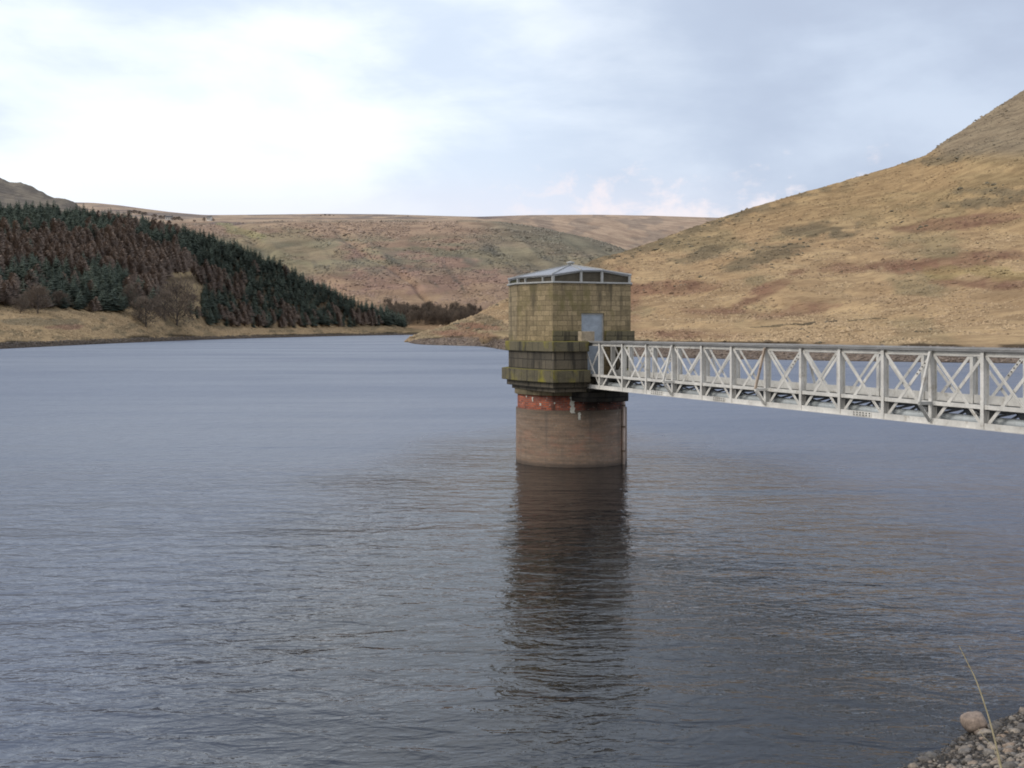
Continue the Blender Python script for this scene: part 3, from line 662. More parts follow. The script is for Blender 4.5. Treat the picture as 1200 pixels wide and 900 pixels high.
# plinth blocks either side of the door and round the house
mb = MB(); mb.prism([P(HA+.004,-HK-.03), P(HA+.12,-HK-.06), P(HA+.12,DK0-.003), P(HA+.004,DK0-.003)], 4.602, 4.98)
mb.prism([P(HA+.004,DK1+.003), P(HA+.14,DK1+.003), P(HA+.14,HK+.1), P(HA-.5,HK+.28), P(HA-.5,HK+.1), P(HA+.004,HK+.01)], 4.602, 4.98); mb.build('plinth', M['ledge_stone'], tower, bevel=.02)
mb = MB(); sb = 2.62; mb.prism([P(sb-.3,kpx(sb,681.5)), P(sb,kpx(sb,681.5)), P(sb,kpx(sb,697)), P(sb-.3,kpx(sb,697))], 4.602, 4.96); mb.build('coping_block', M['beige_stone'], tower, bevel=.02)
# patches left on the brickwork: scraps of render
def patch(px, z0, z1, w, seed, r_=2.075):
    r = random.Random(seed); mb = MB(); 
    uu = (px-600)/F; 
    # angle on the cylinder seen at this column
    best = min((abs((CX+r_*math.cos(t))/(CY+r_*math.sin(t))-uu), t) for t in [math.pi+math.pi*i/400 for i in range(401)])[1]
    n = 10; zs = [z0+(z1-z0)*i/n for i in range(n+1)]; ed = [(best-(w/2*r.uniform(.35,1))/r_, best+(w/2*r.uniform(.35,1))/r_) for _ in zs]
    for i in range(n):
        q = [(CX+r_*math.cos(t), CY+r_*math.sin(t), z) for t, z in ((ed[i][0],zs[i]),(ed[i][1],zs[i]),(ed[i+1][1],zs[i+1]),(ed[i+1][0],zs[i+1]))]; mb.face(q)
    return mb.build('render_patch', M['plaster'], tower)
patch(671, 1.98, 2.60, .24, 1, 2.135); patch(679, 1.74, 2.02, .13, 2, 2.13); patch(624, 2.36, 2.53, .09, 3, 2.075); patch(617, 2.5, 2.58, .10, 4, 2.075); patch(633,2.22,2.32,.1,6,2.075); patch(650,2.3,2.36,.08,7,2.075)
# down pipe on the bridge side of the shaft
pa = R(-30); ppx, ppy = CX+2.19*math.cos(pa), CY+2.19*math.sin(pa)
mb = MB(); mb.tube([(ppx,ppy,-1),(ppx,ppy,2.42)], .055, 10); pp = mb.build('drain_pipe', M['pipe_paint'], tower, merge=True)
mb = MB()
for z in (.5,1.4,2.2): mb.tube([(ppx,ppy,z-.03),(ppx,ppy,z+.03)], .075, 10)
mb.build('pipe_clip', M['shaft_brick'], pp)
# eaves sill, clerestory frames and panels, roof
SO = wall_poly(.08)
mb = MB(); mb.prism(SO, EV+.002, EV+.062); mb.build('eaves', M['frame_grey'], tower, bevel=.01)
GB = EV+.064
ins = wall_poly(-.06)
def Zr(px, py, s): return wz(py, CY+NY*s+TY*kpx(s, px))
ring = [(-HK+.03, 7.02), (kpx(HA,681.5), 7.20), (kpx(HA,706), 7.22), (HK-.03, 7.06)]
rim = [(*P(HA-.06, k), z) for k, z in ring]
other = [(2,7.02),(3,7.0),(4,7.0),(5,7.0),(6,6.98),(7,6.99)]
rim += [(*ins[i], z) for i, z in other]
# extra mullions on the left wall
mb = MB()
for p in rim: mb.bar((p[0],p[1],GB), (p[0],p[1],p[2]), .09, .09, (TX,TY,0))
l7, l0 = Vector(rim[-1]), Vector(rim[0])
for f in (.22,.72):
    q = l7.lerp(l0, f); mb.bar((q.x,q.y,GB), (q.x,q.y,q.z-.02), .07, .06, (TX,TY,0))
nr_ = len(rim)
for i in range(nr_):
    a, b = Vector(rim[i]), Vector(rim[(i+1)%nr_]); mb.bar(a-Vector((0,0,.03)), b-Vector((0,0,.03)), .06, .06, (0,0,1))
mb.build('clerestory_frame', M['frame_grey'], tower)
for i in range(nr_):
    a, b = Vector(rim[i]), Vector(rim[(i+1)%nr_]); c = Vector((CX,CY,0)); mb = MB(); pull = .04
    def inn(p): q = Vector((p.x-CX, p.y-CY, 0)).normalized()*pull; return Vector((p.x-q.x, p.y-q.y, p.z))
    A_i, B_i = inn(a), inn(b)
    mb.face([(A_i.x,A_i.y,GB),(B_i.x,B_i.y,GB),(B_i.x,B_i.y,b.z-.05),(A_i.x,A_i.y,a.z-.05)])
    nrows = 5
    for j in range(1, nrows):
        za, zb = GB+(a.z-.05-GB)*j/nrows, GB+(b.z-.05-GB)*j/nrows
        mb.bar((A_i.x,A_i.y,za), (B_i.x,B_i.y,zb), .012, .03, (0,0,1))
    mb.build('louvre_panel', M['mossy_panel'] if i in (8,) else M['louvre'], tower)
apex = Vector((*P(0.05, kpx(.05, 668.5)), 7.50)); ov = []
for p in rim:
    d = Vector((p[0]-CX, p[1]-CY, 0)).normalized()*.09; ov.append(Vector((p[0]+d.x, p[1]+d.y, p[2]+.012)))
mb = MB()
for i in range(nr_):
    a, b = ov[i], ov[(i+1)%nr_]; mb.face([a, b, apex]); th = Vector((0,0,.035)); mb.face([a-th, b-th, b, a]); mb.face([b-th, a-th, apex-th])
roof = mb.build('roof', M['roof_sheet'], tower)
mb = MB()
for p in ov: mb.bar(p+Vector((0,0,.012)), apex+Vector((0,0,.012)), .05, .03, (0,0,1))
mb.build('ridge_strip', M['frame_grey'], roof)
mb = MB(); mb.tube([apex-Vector((0,0,.05)), apex+Vector((0,0,.05)), apex+Vector((0,0,.07)), apex+Vector((0,0,.10)), apex+Vector((0,0,.14))], [.11,.11,.17,.16,.02], 14); mb.build('roof_vent', M['frame_grey'], roof, merge=True)

# ------------------------------------------------------------------ footbridge (local x toward the bank, y across, near truss at y = -HW)
HW = .60
def spx(px): # s on the near truss seen at column px
    u = (px-600)/F; return (u*(CY-TY*HW)-(CX-TX*HW))/(NX-u*NY)
posts_px = [704.3,731,759,790,824,859,899,940.5,986,1037,1093,1154]
ss = [spx(p) for p in posts_px]; step = ss[-1]-ss[-2]
ss = [ss[0]-1.35]+ss
while len(ss) < 21: ss.append(ss[-1]+1.45)
S_END = ss[-1]
br = empty('footbridge', (CX,CY,0), math.atan2(NY,NX)); tag(br, 'long pale grey steel lattice footbridge running from the right to the tower door', 'footbridge')
ZT, ZM, ZB = 4.57, 3.40, 2.945
x0 = ss[0]-.1; x1 = S_END+.1
pp_ = M['pale_paint']
for sd in (-1, 1):
    y = sd*HW
    # top chord: upright leg with a flat darker flange on it
    mb = MB(); mb.box(x0, x1, y-.012, y+.012, ZT-.13, ZT-.014); mb.box(x0, x1, y+sd*.012, y+sd*.03, ZT-.12, ZT-.10); tc = mb.build('top_chord', pp_, br)
    mb = MB(); mb.box(x0, x1, y-.13, y+.13, ZT-.012, ZT+.012); mb.tube([(x0,y-.03,ZT+.03),(x1,y-.03,ZT+.03)], .02, 8); mb.build('flange', M['grey_flange'], tc)
    mb = MB(); mb.box(x0, x1, y+sd*.05, y+sd*.064, ZB, ZB+.125); mb.box(x0, x1, y-.11, y+.11, ZB-.014, ZB-.001); bc = mb.build('bottom_chord', pp_, br)
    for a, b in ((ss[3]+.35, ss[3]+1.05), (ss[9]+.5, ss[9]+1.15), (ss[6]-.9, ss[6]-.3)):
        mb = MB(); mb.box(a, b, y+sd*.066, y+sd*.078, ZB+.008, ZB+.118); sp = mb.build('splice_plate', pp_, bc)
        mb = MB(); r = random.Random(4)
        for i in range(6):
            for zz in (ZB+.035, ZB+.09):
                xx = a+(b-a)*(i+.5)/6; mb.tube([(xx, y+sd*.076, zz), (xx, y+sd*.092, zz)], .016, 6)
        mb.build('bolt', M['bolt'], sp)
    mb = MB(); mb.box(x0, x1, y+sd*.04, y+sd*.055, ZM-.045, ZM+.045); mb.box(x0, x1, y-sd*.02, y+sd*.04, ZM-.045, ZM-.03); mb.build('mid_rail', pp_, br)
    for i, s in enumerate(ss):
        mb = MB(); mb.box(s-.007, s+.007, y-.075, y+.075, ZB+.002, ZT-.016)
        for q in (-1, 1): mb.box(s-.045, s+.045, y+q*.075-.006, y+q*.075+.006, ZB+.002, ZT-.016)
        po = mb.build('post', pp_, br)
        mb = MB(); mb.face([(s+.012, y-sd*.10, ZM-.06), (s+.012, y-sd*.42, ZM-.06), (s+.012, y-sd*.10, ZB+.06)]); mb.face([(s-.012, y-sd*.10, ZM-.06), (s-.012, y-sd*.10, ZB+.06), (s-.012, y-sd*.42, ZM-.06)])
        mb.build('gusset', M['under_steel'], po)
    for i in range(len(ss)-1):
        a, b = ss[i], ss[i+1]; e = .05
        mb = MB(); mb.bar((a+e, y+sd*.022, ZT-.10), (b-e, y+sd*.022, ZB+.07), .012, .075, (0,1,0)); mb.bar((a+e, y+sd*.03, ZT-.10), (b-e, y+sd*.03, ZB+.07), .03, .010, (0,1,0)); mb.build('brace', pp_, br)
        mb = MB(); mb.bar((b-e, y-sd*.022, ZT-.10), (a+e, y-sd*.022, ZB+.07), .012, .075, (0,1,0)); ob = mb.build('brace', pp_, br)
        if (i, sd) in ((7,-1),(10,-1),(11,1),(2,1)):
            mb = MB()
            for j in range(6):
                f = .03+.055*j; p0 = Vector((b-e, y-sd*.022, ZT-.10)).lerp(Vector((a+e, y-sd*.022, ZB+.07)), f); mb.tube([p0+Vector((0,-.010,0)), p0+Vector((0,-.024,0))], .017, 6); mb.tube([p0+Vector((0,.010,0)), p0+Vector((0,.024,0))], .017, 6)
            mb.build('bolt', M['bolt'], ob)
    for i in (4, 7, 11, 15):
        s = ss[i]; oy = y+sd*.40
        mt = M['rust_paint'] if (i == 7 and sd == -1) else pp_
        mb = MB(); mb.bar((s+.02, y+sd*.09, ZT-.05), (s+.02, oy, ZM+.02), .055, .055, (1,0,0)); rk = mb.build('raker', mt, br)
        if mt is M['rust_paint']: rk['label'] = 'rust stained outrigger raker'
        mb = MB(); mb.bar((s+.02, oy, ZM), (s+.02, y+sd*.03, ZM), .07, .07, (1,0,0)); mb.bar((s+.02, oy, ZM-.02), (s+.02, y+sd*.10, ZB+.05), .05, .05, (1,0,0)); mb.build('outrigger', pp_ if i != 11 else M['frame_grey'], rk)
# deck: planks (one surface), kick boards on the far side, cross frames and duct beneath
mb = MB(); x = x0
while x < x1-.1:
    mb.box(x, x+.19, -HW+.03, HW-.06, ZM-.075, ZM-.04); x += .2
mb.build('deck', M['deck_dark'], br)
mb = MB(); mb.box(x0, x1, HW-.055, HW-.035, ZM-.03, ZM+.16); mb.build('kick_board', pp_, br)
for i, s in enumerate(ss):
    mb = MB(); mb.box(s-.03, s+.03, -HW+.10, HW-.10, ZM-.16, ZM-.08)
    mb.bar((s, -HW+.1, ZM-.14), (s, 0, ZB+.1), .03, .05, (1,0,0)); mb.bar((s, HW-.1, ZM-.14), (s, 0, ZB+.1), .03, .05, (1,0,0))
    mb.build('cross_frame', M['under_steel'], br)
for i in range(len(ss)-1):
    a, b = ss[i], ss[i+1]; mb = MB(); mb.bar((a+.05,-HW+.12,ZB+.02), (b-.05,HW-.12,ZB+.02), .05, .02); mb.bar((a+.05,HW-.12,ZB+.045), (b-.05,-HW+.12,ZB+.045), .05, .02); mb.build('lateral_brace', M['under_steel'], br)
    mb = MB(); m_ = (a+b)/2
    mb.bar((a+.06, HW-.16, ZM-.14), (m_, HW-.16, ZB+.16), .03, .05, (0,1,0)); mb.bar((m_, HW-.16, ZB+.16), (b-.06, HW-.16, ZM-.14), .03, .05, (0,1,0)); mb.build('deck_strut', M['under_steel'], br)
mb = MB(); mb.tube([(x0, -.28, ZB+.135), (x1, -.28, ZB+.135)], .10, 14); mb.build('service_pipe', M['duct'], br, merge=True)
# abutment on the bank, outside the photograph
ab = MB(); ab.box(S_END-.9, S_END+3.0, -1.3, 1.3, -1.5, ZB-.02); ab.box(S_END+.15, S_END+3.0, -1.3, 1.3, ZB-.018, ZM-.05)
abo = ab.build('abutment', M['dark_stone']); abo.location = (CX,CY,0); abo.rotation_euler = (0,0,math.atan2(NY,NX)); tag(abo, 'dark stone abutment carrying the bank end of the footbridge', 'abutment')

# ------------------------------------------------------------------ trees
def spruce_geo(seed, levels=13, n0=9):
    r = random.Random(seed); V = []; Fc = []
    def tri(a, b, c): i = len(V); V.extend([a, b, c]); Fc.append((i, i+1, i+2))
    for l in range(levels):
        t = l/(levels-1); h = .10+.86*t; rad = (.205*(1-t)**.85+.014)*r.uniform(.85,1.15); n = max(4, int(n0*(1-t*.5)))
        for j in range(n):
            a = 2*math.pi*(j+r.random()*.7)/n+l; rr = rad*r.uniform(.65,1.2); dz = -.05*(1-t)-.02*r.random()
            ca, sa = math.cos(a), math.sin(a); w = rr*.42
            root = Vector((ca*.01, sa*.01, h+.035)); tip = Vector((ca*rr, sa*rr, h+dz)); mid = root.lerp(tip, .55)
            s = Vector((-sa, ca, 0))*w; dn = Vector((0,0,-.022))
            tri(root, mid+s+dn, tip); tri(root, tip, mid-s+dn)
    tri(Vector((-.012,0,.93)), Vector((.012,0,.93)), Vector((0,0,1.02)))
    for j in range(4):
        a, b = j*math.pi/2, (j+1)*math.pi/2; tri(Vector((math.cos(a)*.017, math.sin(a)*.017, -.06)), Vector((math.cos(b)*.017, math.sin(b)*.017, -.06)), Vector((0,0,.6)))
    return V, Fc, 4
def larch_geo(seed, n=300):
    r = random.Random(seed); V = []; Fc = []
    def tri(a, b, c): i = len(V); V.extend([a, b, c]); Fc.append((i, i+1, i+2))
    for _ in range(n):
        h = .12+.86*r.random()**1.1; rad = (.20*(1-h)**.75+.02)*r.uniform(.5,1.15); a = r.uniform(0, 6.283); ca, sa = math.cos(a), math.sin(a)
        root = Vector((ca*.01, sa*.01, h-.02)); tip = Vector((ca*rad, sa*rad, h+r.uniform(-.01,.06)))
        w = r.uniform(.008,.024); mid = root.lerp(tip, r.uniform(.4,.7)); s = Vector((-sa*.7, ca*.7, r.uniform(-.7,.7)))*w
        tri(root, mid+s, tip); tri(root, tip, mid-s+Vector((0,0,-.02)))
    for j in range(4):
        a, b = j*math.pi/2, (j+1)*math.pi/2; tri(Vector((math.cos(a)*.016, math.sin(a)*.016, -.06)), Vector((math.cos(b)*.016, math.sin(b)*.016, -.06)), Vector((0,0,.99)))
    return V, Fc, 4
def to_mesh(name, geo_, mats):
    V, Fc, nt = geo_; me = bpy.data.meshes.new(name); me.from_pydata([tuple(v) for v in V], [], Fc)
    for m in mats: me.materials.append(m)
    mi = [0]*len(Fc)
    for i in range(nt): mi[-1-i] = 1
    me.polygons.foreach_set('material_index', mi); return me
SPG = [spruce_geo(200+i) for i in range(6)]; LAG = [larch_geo(300+i) for i in range(6)]
SPM = [to_mesh('spruce', g, [M['spruce'], M['bark']]) for g in SPG]; LAM = [to_mesh('larch', g, [M['larch'], M['bark']]) for g in LAG]

def lz(px, Y): return float(left_z(np.array([px], float), np.array([Y], float))[0])
# plantation positions
cand = []; rr = random.Random(21)
def ltab(px, pts, i): return float(lt(np.array([float(px)]), pts, i)[0])
grid = {}
def spaced(x, y, d):
    gx, gy = int(x//8), int(y//8)
    for i in (-1,0,1):
        for j in (-1,0,1):
            for q in grid.get((gx+i,gy+j), ()):
                if (q[0]-x)**2+(q[1]-y)**2 < d*d: return False
    grid.setdefault((gx,gy), []).append((x,y)); return True
pc = {}
for _ in range(80000):
    px = rr.uniform(-110, 474); ip = round(px)
    if ip not in pc: pc[ip] = (ltab(ip,L_BASE,0), ltab(ip,L_TOP,0))
    yb, yt = pc[ip]; Y = yb+(yt*1.01-yb)*rr.random()**.9
    x = (px-600)/F*Y
    if not spaced(x, Y, 3.3+Y*.0020): continue
    cand.append((px, Y, x))
ca = np.array(cand); cz = left_z(ca[:,0], ca[:,1]); cpy = HOR-(cz-EYE)*F/ca[:,1]
nA = fbm(ca[:,0]/34, cpy/26, 81, 3); nB = fbm(ca[:,0]/14, cpy/12, 82, 2)
trees = []
for (px, Y, x), z, py, a, b in zip(cand, cz, cpy, nA, nB):
    z = float(z)
    if (px-212)**2/26**2+(py-352)**2/32**2 < 1 and b > .35: continue      # clearing
    top = 240+max(0, px)*.11
    yb_, yt_ = pc[round(px)]; fr = (Y-yb_)/(yt_-yb_)
    g = .50+(.42 if fr > .60-.10*min(1,max(0,(px-200)/150)) else 0)+(.10 if px > 260 else 0)
    for cx, cy, rx, ry, v in ((30,325,26,26,.1),(55,340,14,24,.35),(110,325,20,20,.25),(140,350,30,26,.7),(70,300,70,16,-.7),(130,295,45,14,-.75),(185,320,40,22,-.8),(20,355,35,14,-.6),(110,335,18,14,-.3),(230,330,40,18,-.45),(255,365,22,20,.6),(300,345,60,16,.1),(320,375,60,9,-.35),(280,382,40,8,-.2),(390,360,50,22,.35),(425,375,40,6,-.4),(455,372,20,14,.5),(260,310,40,14,.2),(165,345,16,14,-.6)):
        if ((px-cx)/rx)**2+((py-cy)/ry)**2 < 1.1: g += v
    kind = 'spruce' if g+(a-.5)*1.8+(b-.5)*1.4+rr.gauss(0,.16) > .5 else 'larch'
    h = (6.6+Y*.0046)*rr.uniform(.62,1.25)
    if px > 445: h *= 1.12
    if kind == 'larch': h *= .95
    trees.append((kind, x, Y, z, h, h*F/Y))
lab = {'spruce': ('dark green conifer standing in the plantation on the left hillside', 'dark green conifers of the hillside plantation', 'spruce_tree', SPM, SPG),
       'larch': ('bare brown larch standing in the plantation on the left hillside', 'bare brown larches of the hillside plantation', 'larch_tree', LAM, LAG)}
mass = []
def inframe(t): return 600+F*t[1]/t[2] > -8
for kind in ('spruce', 'larch'):
    ts = [t for t in trees if t[0] == kind]; ts.sort(key=lambda t: (not inframe(t), t[2]))
    L, G, nm, MS, _ = lab[kind]
    for i, (kd, x, Y, z, h, pxh) in enumerate(ts):
        if i < 300 and inframe(ts[i]):
            o = bpy.data.objects.new(nm, MS[rr.randrange(6)]); COL.objects.link(o); o.location = (x, Y, z-.2)
            w = h*rr.uniform(.9,1.3)*(1.9 if kind == 'spruce' else 2.4); o.scale = (w, w, h); o.rotation_euler = (0,0,rr.uniform(0,6.3)); tag(o, L, 'tree', G)
        else: mass.append((kind, x, Y, z-.2, h))
for kind in ('spruce', 'larch'):
    L, G, nm, MS, GS = lab[kind]; VV = []; FF = []; MI = []; base = 0
    arr = [(np.array([tuple(v) for v in g[0]]), np.array(g[1]), g[2]) for g in GS]
    for (kd, x, Y, z, h) in mass:
        if kd != kind: continue
        v, f, nt = arr[rr.randrange(6)]; a = rr.uniform(0,6.3); w = h*rr.uniform(.9,1.3)*(1.9 if kind == 'spruce' else 2.4)
        c, s = math.cos(a), math.sin(a)
        p = np.stack([(v[:,0]*c-v[:,1]*s)*w+x, (v[:,0]*s+v[:,1]*c)*w+Y, v[:,2]*h+z], -1)
        VV.append(p); FF.append(f+base); base += len(v); m = np.zeros(len(f), int); m[-nt:] = 1; MI.append(m)
    if not VV: continue
    V = np.concatenate(VV); Fa = np.concatenate(FF); mi = np.concatenate(MI)
    me = bpy.data.meshes.new('plantation'); me.vertices.add(len(V)); me.vertices.foreach_set('co', V.ravel()); me.loops.add(Fa.size); me.loops.foreach_set('vertex_index', Fa.ravel().astype(np.int32))
    me.polygons.add(len(Fa)); me.polygons.foreach_set('loop_start', np.arange(0, Fa.size, 3, dtype=np.int32)); me.materials.append(M[kind]); me.materials.append(M['bark']); me.polygons.foreach_set('material_index', mi.astype(np.int32)); me.update(calc_edges=True)
    o = bpy.data.objects.new('plantation', me); COL.objects.link(o)
    tag(o, 'mass of dark green conifers high on the left hillside' if kind == 'spruce' else 'mass of bare brown larches higher up the left hillside', 'plantation', kind='stuff')
print('trees', len(trees), 'mass', len(mass))

def bare_tree_meshes(seed, spread=.42, twigs=1500, base=.22, wide=.36):
    """unit-height leafless broadleaf: trunk with limbs reaching into a rounded crown of fine twigs"""
    r = random.Random(seed); tr = MB(); cr = MB(); tips = []; lobes = []
    for i in range(9):
        a = i*2.4+r.random(); h = base+.12+(.72-base)*(i+.5)/9; rad = wide*math.sin(math.pi*min(1, (h-base+.10)/(1.12-base)))*r.uniform(.45,.85)
        lobes.append((Vector((math.cos(a)*rad, math.sin(a)*rad, h+.05)), r.uniform(.13,.22)))
    lobes.append((Vector((0,0,.82)), .16))
    tr.tube([(0,0,-.05), (.01,0,base), (0,.01,.55), (0,0,.85)], [.024,.017,.009,.003], 5, cap=False)
    for c, q in lobes:
        z0 = max(.08, c.z-.28); p0 = Vector((0,0,z0)); tr.tube([p0, p0.lerp(c,.5)+Vector((0,0,.02)), c], [.010,.006,.003], 4, cap=False)
        for _ in range(5): e = c+Vector((r.gauss(0,q*.6), r.gauss(0,q*.6), r.uniform(0,q))); tr.tube([p0.lerp(c,r.uniform(.5,1)), e], [.004,.0015], 3, cap=False)
    for t in range(twigs):
        c, q = r.choice(lobes); o_ = c+Vector((r.gauss(0,q*.52), r.gauss(0,q*.52), r.gauss(0,q*.5))); o_.z = max(o_.z, .05)
        d = (o_-Vector((0,0,.25)))*1.2+Vector((r.gauss(0,.25), r.gauss(0,.25), .25+r.gauss(0,.25))); d.normalize(); L = r.uniform(.04,.11)
        s_ = d.cross(Vector((r.random()-.5, r.random()-.5, r.random()-.5))).normalized()*r.uniform(.0035,.0085); cr.face([o_-s_, o_+s_, o_+d*L])
    a = tr.mesh('trunk'); a.materials.append(M['bark']); b = cr.mesh('crown'); b.materials.append(M['twigs']); return a, b
BT = [bare_tree_meshes(400+i, twigs=1700, wide=.30, base=.14) for i in range(4)]; BUSH = [bare_tree_meshes(420+i, twigs=3200, base=.04, wide=.42) for i in range(3)]
def bare(x, Y, z, h, w, ms, label, group=None, name='bare_tree', cat='tree'):
    t = empty(name, (x,Y,z), rr.uniform(0,6.3)); tag(t, label, cat, group); t.scale = (w, w, h)
    for nm, m in zip(('trunk','crown'), ms):
        o = bpy.data.objects.new(nm, m); COL.objects.link(o); o.parent = t
    return t
def on_left(px, Y): return (px-600)/F*Y, Y, lz(px, Y)
for px, py, hp, wp, lb in ((44,369,33,1.2,'tall bare brown tree at the lower left edge of the plantation'),(24,368,20,1.2,'low bare brown tree at the far left below the plantation'),(70,362,20,1.5,'spreading bare bush below the larches on the left'),
        (171,384,36,1.35,'large round bare bush on the pasture above the left shore'),(207,382,54,1.0,'tallest bare brown tree beside the gap in the plantation'),(193,378,36,1.0,'bare brown tree left of the tallest bare tree by the gap'),(227,357,12,1.2,'small bare bush inside the gap of the plantation'),(152,360,26,.9,'bare brown tree at the plantation edge above the round bush')):
    # walk out along the column until the ground is seen at row py
    Y = wd(float(tab(px, L_WATER)))*1.05
    while Y < 900 and HOR-(lz(px,Y)-EYE)*F/Y > py: Y += 3
    h = hp*Y/F; x, Y, z = on_left(px, Y); bare(x, Y, z-.1, h, h*wp, BUSH[rr.randrange(3)], lb, name='bush' if wp > 1.3 else 'bare_tree', cat='bush' if wp > 1.3 else 'tree')
def mz(px, Y): return float(moor_z(np.array([float(px)]), np.array([float(Y)]))[0])
for i in range(150):
    px = 453+114*(i+rr.random())/150; Y = rr.uniform(1350, 1420); x = (px-600)/F*Y; z = mz(px, Y); h = rr.uniform(11, 20)*(1-.25*max(0,(px-530)/36))
    if px > 500: h *= rr.uniform(.85,1.1)
    bare(x, Y, z-.3, h, h*rr.uniform(.45,.95), (BT+BUSH)[rr.randrange(7)], 'leafless brown tree in the belt across the head of the reservoir', 'leafless trees at the head of the reservoir')
# dark scrub and farm on the ridge behind the plantation
for i, (px, py, h, w) in enumerate([(152,249,9,2.2),(158,249,10,2),(164,250,9,2.4),(170,251,9,2.2),(181,254,11,1.6),(188,255,9,1.8),(193,256,12,1.5),(204,257,10,1.8),(209,257,11,1.7),(213,258,8,1.7),(239,258.5,12,.8),(250,258.5,8,1.2),(228,259,6,2),(376,252,3,2),(381,251.5,4.5,2),(386,251.5,4,2),(391,252,3,2),(478,252.5,3,2)]):
    Y = 2080
    while Y < 3080 and HOR-(mz(px,Y)-EYE)*F/Y > py+1.2: Y += 12
    x = (px-600)/F*Y; sc = Y/1500
    bare(x, Y, mz(px,Y)-.5, h*sc*.5, h*sc*w*.5, BUSH[i%3], 'dark leafless tree on the moor ridge far behind the plantation', 'dark trees on the far ridge')
def house_far(px, py, w, d, h, label, rz):
    Y = 2080
    while Y < 3050 and HOR-(mz(px,Y)-EYE)*F/Y > py: Y += 10
    t = empty('farmhouse', ((px-600)/F*Y, Y, mz(px,Y)-.5), rz); tag(t, label, 'house')
    m = MB(); m.box(-w/2,w/2,-d/2,d/2,0,h); g = h+d*.42
    for s in (-1,1): m.face([(s*w/2,-d/2,h+.01),(s*w/2,d/2,h+.01),(s*w/2,0,g)])
    m.build('wall', M['whitewash'], t)
    m = MB(); e = .5
    for s in (-1,1): m.face([(-w/2-e, s*(d/2+e), h-.25), (w/2+e, s*(d/2+e), h-.25), (w/2+e, 0, g+.15), (-w/2-e, 0, g+.15)])
    rf = m.build('roof', M['slate'], t); m = MB(); m.box(w/2-1.6,w/2-.4,-.6,.6,g-.6,g+1.6); m.build('chimney', M['wall_stone'], rf)
    for xx in (-w*.3, 0, w*.3):
        m = MB(); m.box(xx-.7,xx+.7,-d/2-.06,-d/2+.02,h*.45,h*.8); m.build('window', M['window_dark'], t)
house_far(198, 258, 15, 8, 6, 'white farmhouse among dark trees on the far left ridge', .2)
house_far(245.5, 259, 9, 7, 7, 'small pale farmhouse standing alone right along the far ridge', -.3)

# ------------------------------------------------------------------ boulders and a field wall on the right hill
def rz_(px, Y): return float(right_z(np.array([float(px)]), np.array([float(Y)]))[0])
BO = [rock_mesh('hill_boulder', 500+i, 2, .5, .6, M['boulder_dark'], 2) for i in range(5)]
rb = random.Random(9); yy = np.arange(190, 1000, 3.0)
def right_hit(px, py):
    Z_ = right_z(np.full_like(yy, px), yy); p = HOR-(Z_-EYE)*F/yy; w = np.where(p <= py)[0]
    return (yy[w[0]] if len(w) else None)
n = 0
clusters = [(735,300,40,10,26),(790,285,40,14,22),(850,262,50,10,18),(880,300,55,16,34),(930,287,40,10,16),(1150,225,45,10,18),(1110,188,30,6,10),(1050,262,60,12,14),(800,330,60,25,16),(1000,395,180,8,26),(620,350,40,20,18),(570,385,40,8,20),(1100,300,90,40,18)]
for cx, cy, sx, sy, m in clusters:
    for _ in range(m):
        px, py = rb.gauss(cx, sx*.55), rb.gauss(cy, sy*.55)
        if px > 1230 or px < 500: continue
        Y = right_hit(px, py)
        if Y is None: continue
        s = abs(rb.gauss(0,1))*.34+.26; s *= Y/520
        o = bpy.data.objects.new('hillside_boulder', BO[rb.randrange(5)]); COL.objects.link(o); o.location = ((px-600)/F*Y, Y, rz_(px,Y)+s*.15); o.scale = (s*rb.uniform(.9,1.7), s, s*rb.uniform(.8,1.3)); o.rotation_euler = (0,0,rb.uniform(-.5,.5))
        tag(o, 'dark weathered boulder lying in the rough grass of the right hillside', 'boulder', 'dark boulders on the right hillside'); n += 1
pts = []
for px, py in ((880,384),(905,384),(930,382),(955,380),(980,378),(1010,376.5),(1040,374.5)):
    Y = right_hit(px, py)
    if Y: pts.append(((px-600)/F*Y, Y, rz_(px,Y)))
mb = MB()
for a, b in zip(pts, pts[1:]):
    a, b = Vector(a), Vector(b); m = max(2, int((b-a).length/4))
    for j in range(m):
        p, q2 = a.lerp(b, j/m), a.lerp(b, (j+.98)/m); hgt = rb.uniform(.1,.75); px = lambda v: 600+F*v.x/v.y
        p.z = rz_(px(p), p.y); q2.z = rz_(px(q2), q2.y); mb.bar(p+Vector((0,0,hgt/2-.15)), q2+Vector((0,0,hgt/2-.15)), .6, hgt, (0,1,0))
tag(mb.build('stone_wall', M['wall_stone']), 'low broken dark stone wall across the foot of the right hillside', 'wall')

# ------------------------------------------------------------------ light and sky
SUN_EL, SUN_AZ = R(30), R(-98)         # azimuth from +Y, negative to the left
sd = Vector((math.sin(SUN_AZ)*math.cos(SUN_EL), math.cos(SUN_AZ)*math.cos(SUN_EL), math.sin(SUN_EL)))
sun = bpy.data.lights.new('sun', 'SUN'); sun.energy = 1.35; sun.angle = R(20); sun.color = (1.0,.94,.85)
so = bpy.data.objects.new('sun', sun); COL.objects.link(so); so.rotation_euler = sd.to_track_quat('Z','Y').to_euler(); so.location = (-40,20,60)
w = bpy.data.worlds.new('World'); scene.world = w; w.use_nodes = True; k = N(w.node_tree); bg = w.node_tree.nodes['Background']
sky = k.n('ShaderNodeTexSky', sky_type='NISHITA'); sky.sun_disc = False; sky.sun_elevation = SUN_EL; sky.sun_rotation = SUN_AZ
d = k.n('ShaderNodeTexCoord').outputs['Generated']; xyz = k.n('ShaderNodeSeparateXYZ', ins={0: d}); el = xyz.outputs[2]
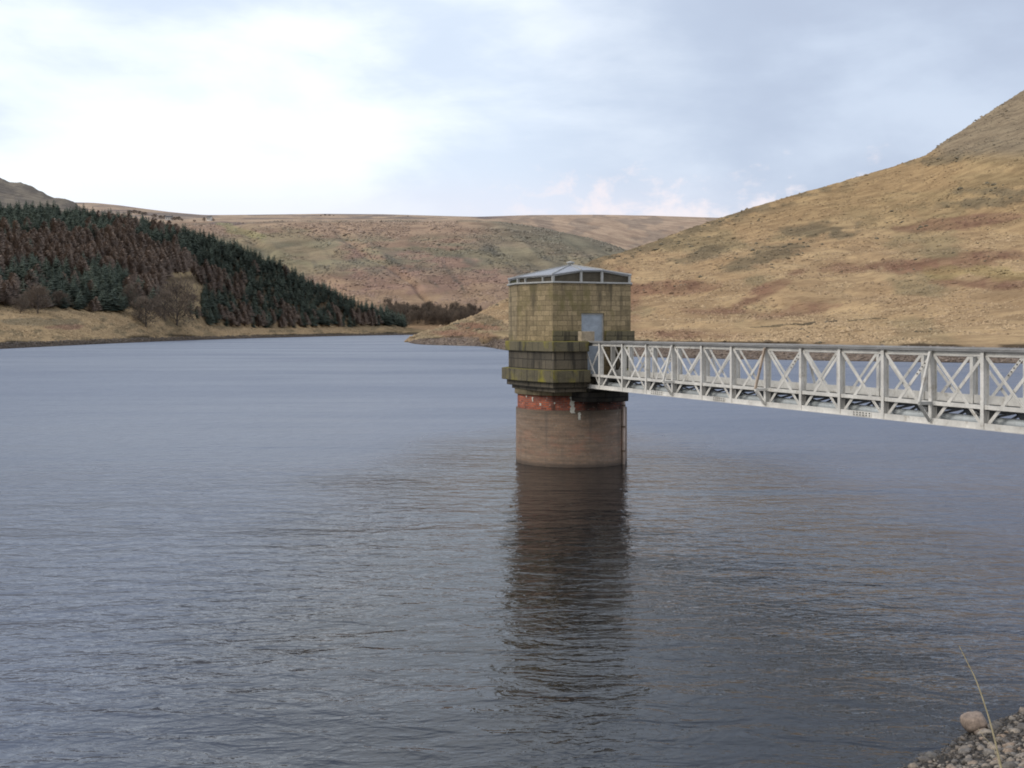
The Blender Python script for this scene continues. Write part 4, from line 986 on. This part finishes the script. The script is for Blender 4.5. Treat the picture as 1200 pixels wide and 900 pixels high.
def dot(v): 
    v = Vector(v).normalized(); return k.n('ShaderNodeVectorMath', operation='DOT_PRODUCT', ins={0: d, 1: tuple(v)}).outputs['Value']
n1 = k.noise(k.scale(d, (1,1,1.7)), 2.6, 6, .52, .3); n2 = k.noise(k.scale(d, (1,1,2.8), loc=(3,1,0)), 5.5, 6, .52, .25)
glow = k.mapr(dot((-.30,1,.24)), .86, .99)
dark = k.mapr(dot((.50,1,.30)), .88, .995)
base = k.mix(k.mapr(el, 0, .22), (.80,.86,.97), (.68,.79,.95))
base = k.mix(k.mapr(el, .26, .7), base, (.45,.565,.79))
behind = k.mapr(dot((-.5,-1,.55)), -.2, .7); base = k.mix(behind, base, (.95,.95,.98))  # unseen sky behind the camera, brightened to lift the ambient light
mott = k.math('MULTIPLY_ADD', n1, .6, k.math('MULTIPLY', n2, .4))
base = k.mix(k.mapr(mott, .38, .62), k.mix(1.0, base, (.86,.88,.91), 'MULTIPLY'), k.mix(1.0, base, (1.14,1.11,1.07), 'MULTIPLY'))
base = k.mix(k.math('MULTIPLY', glow, k.mapr(mott, .40, .58, .25, 1.0)), base, (.97,1.03,1.09))
base = k.mix(k.math('MULTIPLY', dark, k.mapr(mott, .38, .62, 1.0, .55)), base, (.47,.54,.68))
base = k.mix(k.math('MULTIPLY', k.mapr(el, .15, .10), k.mapr(dot((-.1,1,.1)), .93, .99, 0, .55)), base, (.78,.78,.88))
cu = k.noise(k.scale(d, (1,1,1.6)), 30, 5, .6, .2)
cum = k.math('MULTIPLY', k.mapr(k.math('SUBTRACT', cu, k.math('MULTIPLY', el, 3.4)), .04, .30), k.mapr(dot((.165,1,.11)), .975, .997, 0, .75))
base = k.mix(cum, base, (.93,.84,.86))
sc10 = k.n('ShaderNodeVectorMath', operation='SCALE', ins={0: base, 'Scale': 10.0}).outputs[0]
k.L.new(k.mix(.93, sky.outputs[0], sc10), bg.inputs['Color']); bg.inputs['Strength'].default_value = .112

# ------------------------------------------------------------------ camera
cam = bpy.data.cameras.new('camera'); cam.sensor_width = 36; cam.lens = F/1200*36; cam.shift_y = -(450-HOR)/1200; cam.clip_end = 12000; cam.clip_start = .1
co_ = bpy.data.objects.new('camera', cam); COL.objects.link(co_); co_.location = (0,0,EYE); co_.rotation_euler = (R(90),0,0); scene.camera = co_
scene.view_settings.view_transform = 'Standard'; scene.view_settings.look = 'None'; scene.view_settings.exposure = 0
scene.cycles.pixel_filter_type = 'BLACKMAN_HARRIS'; scene.cycles.filter_width = 1.85; scene.cycles.max_bounces = 6; scene.cycles.use_denoising = True
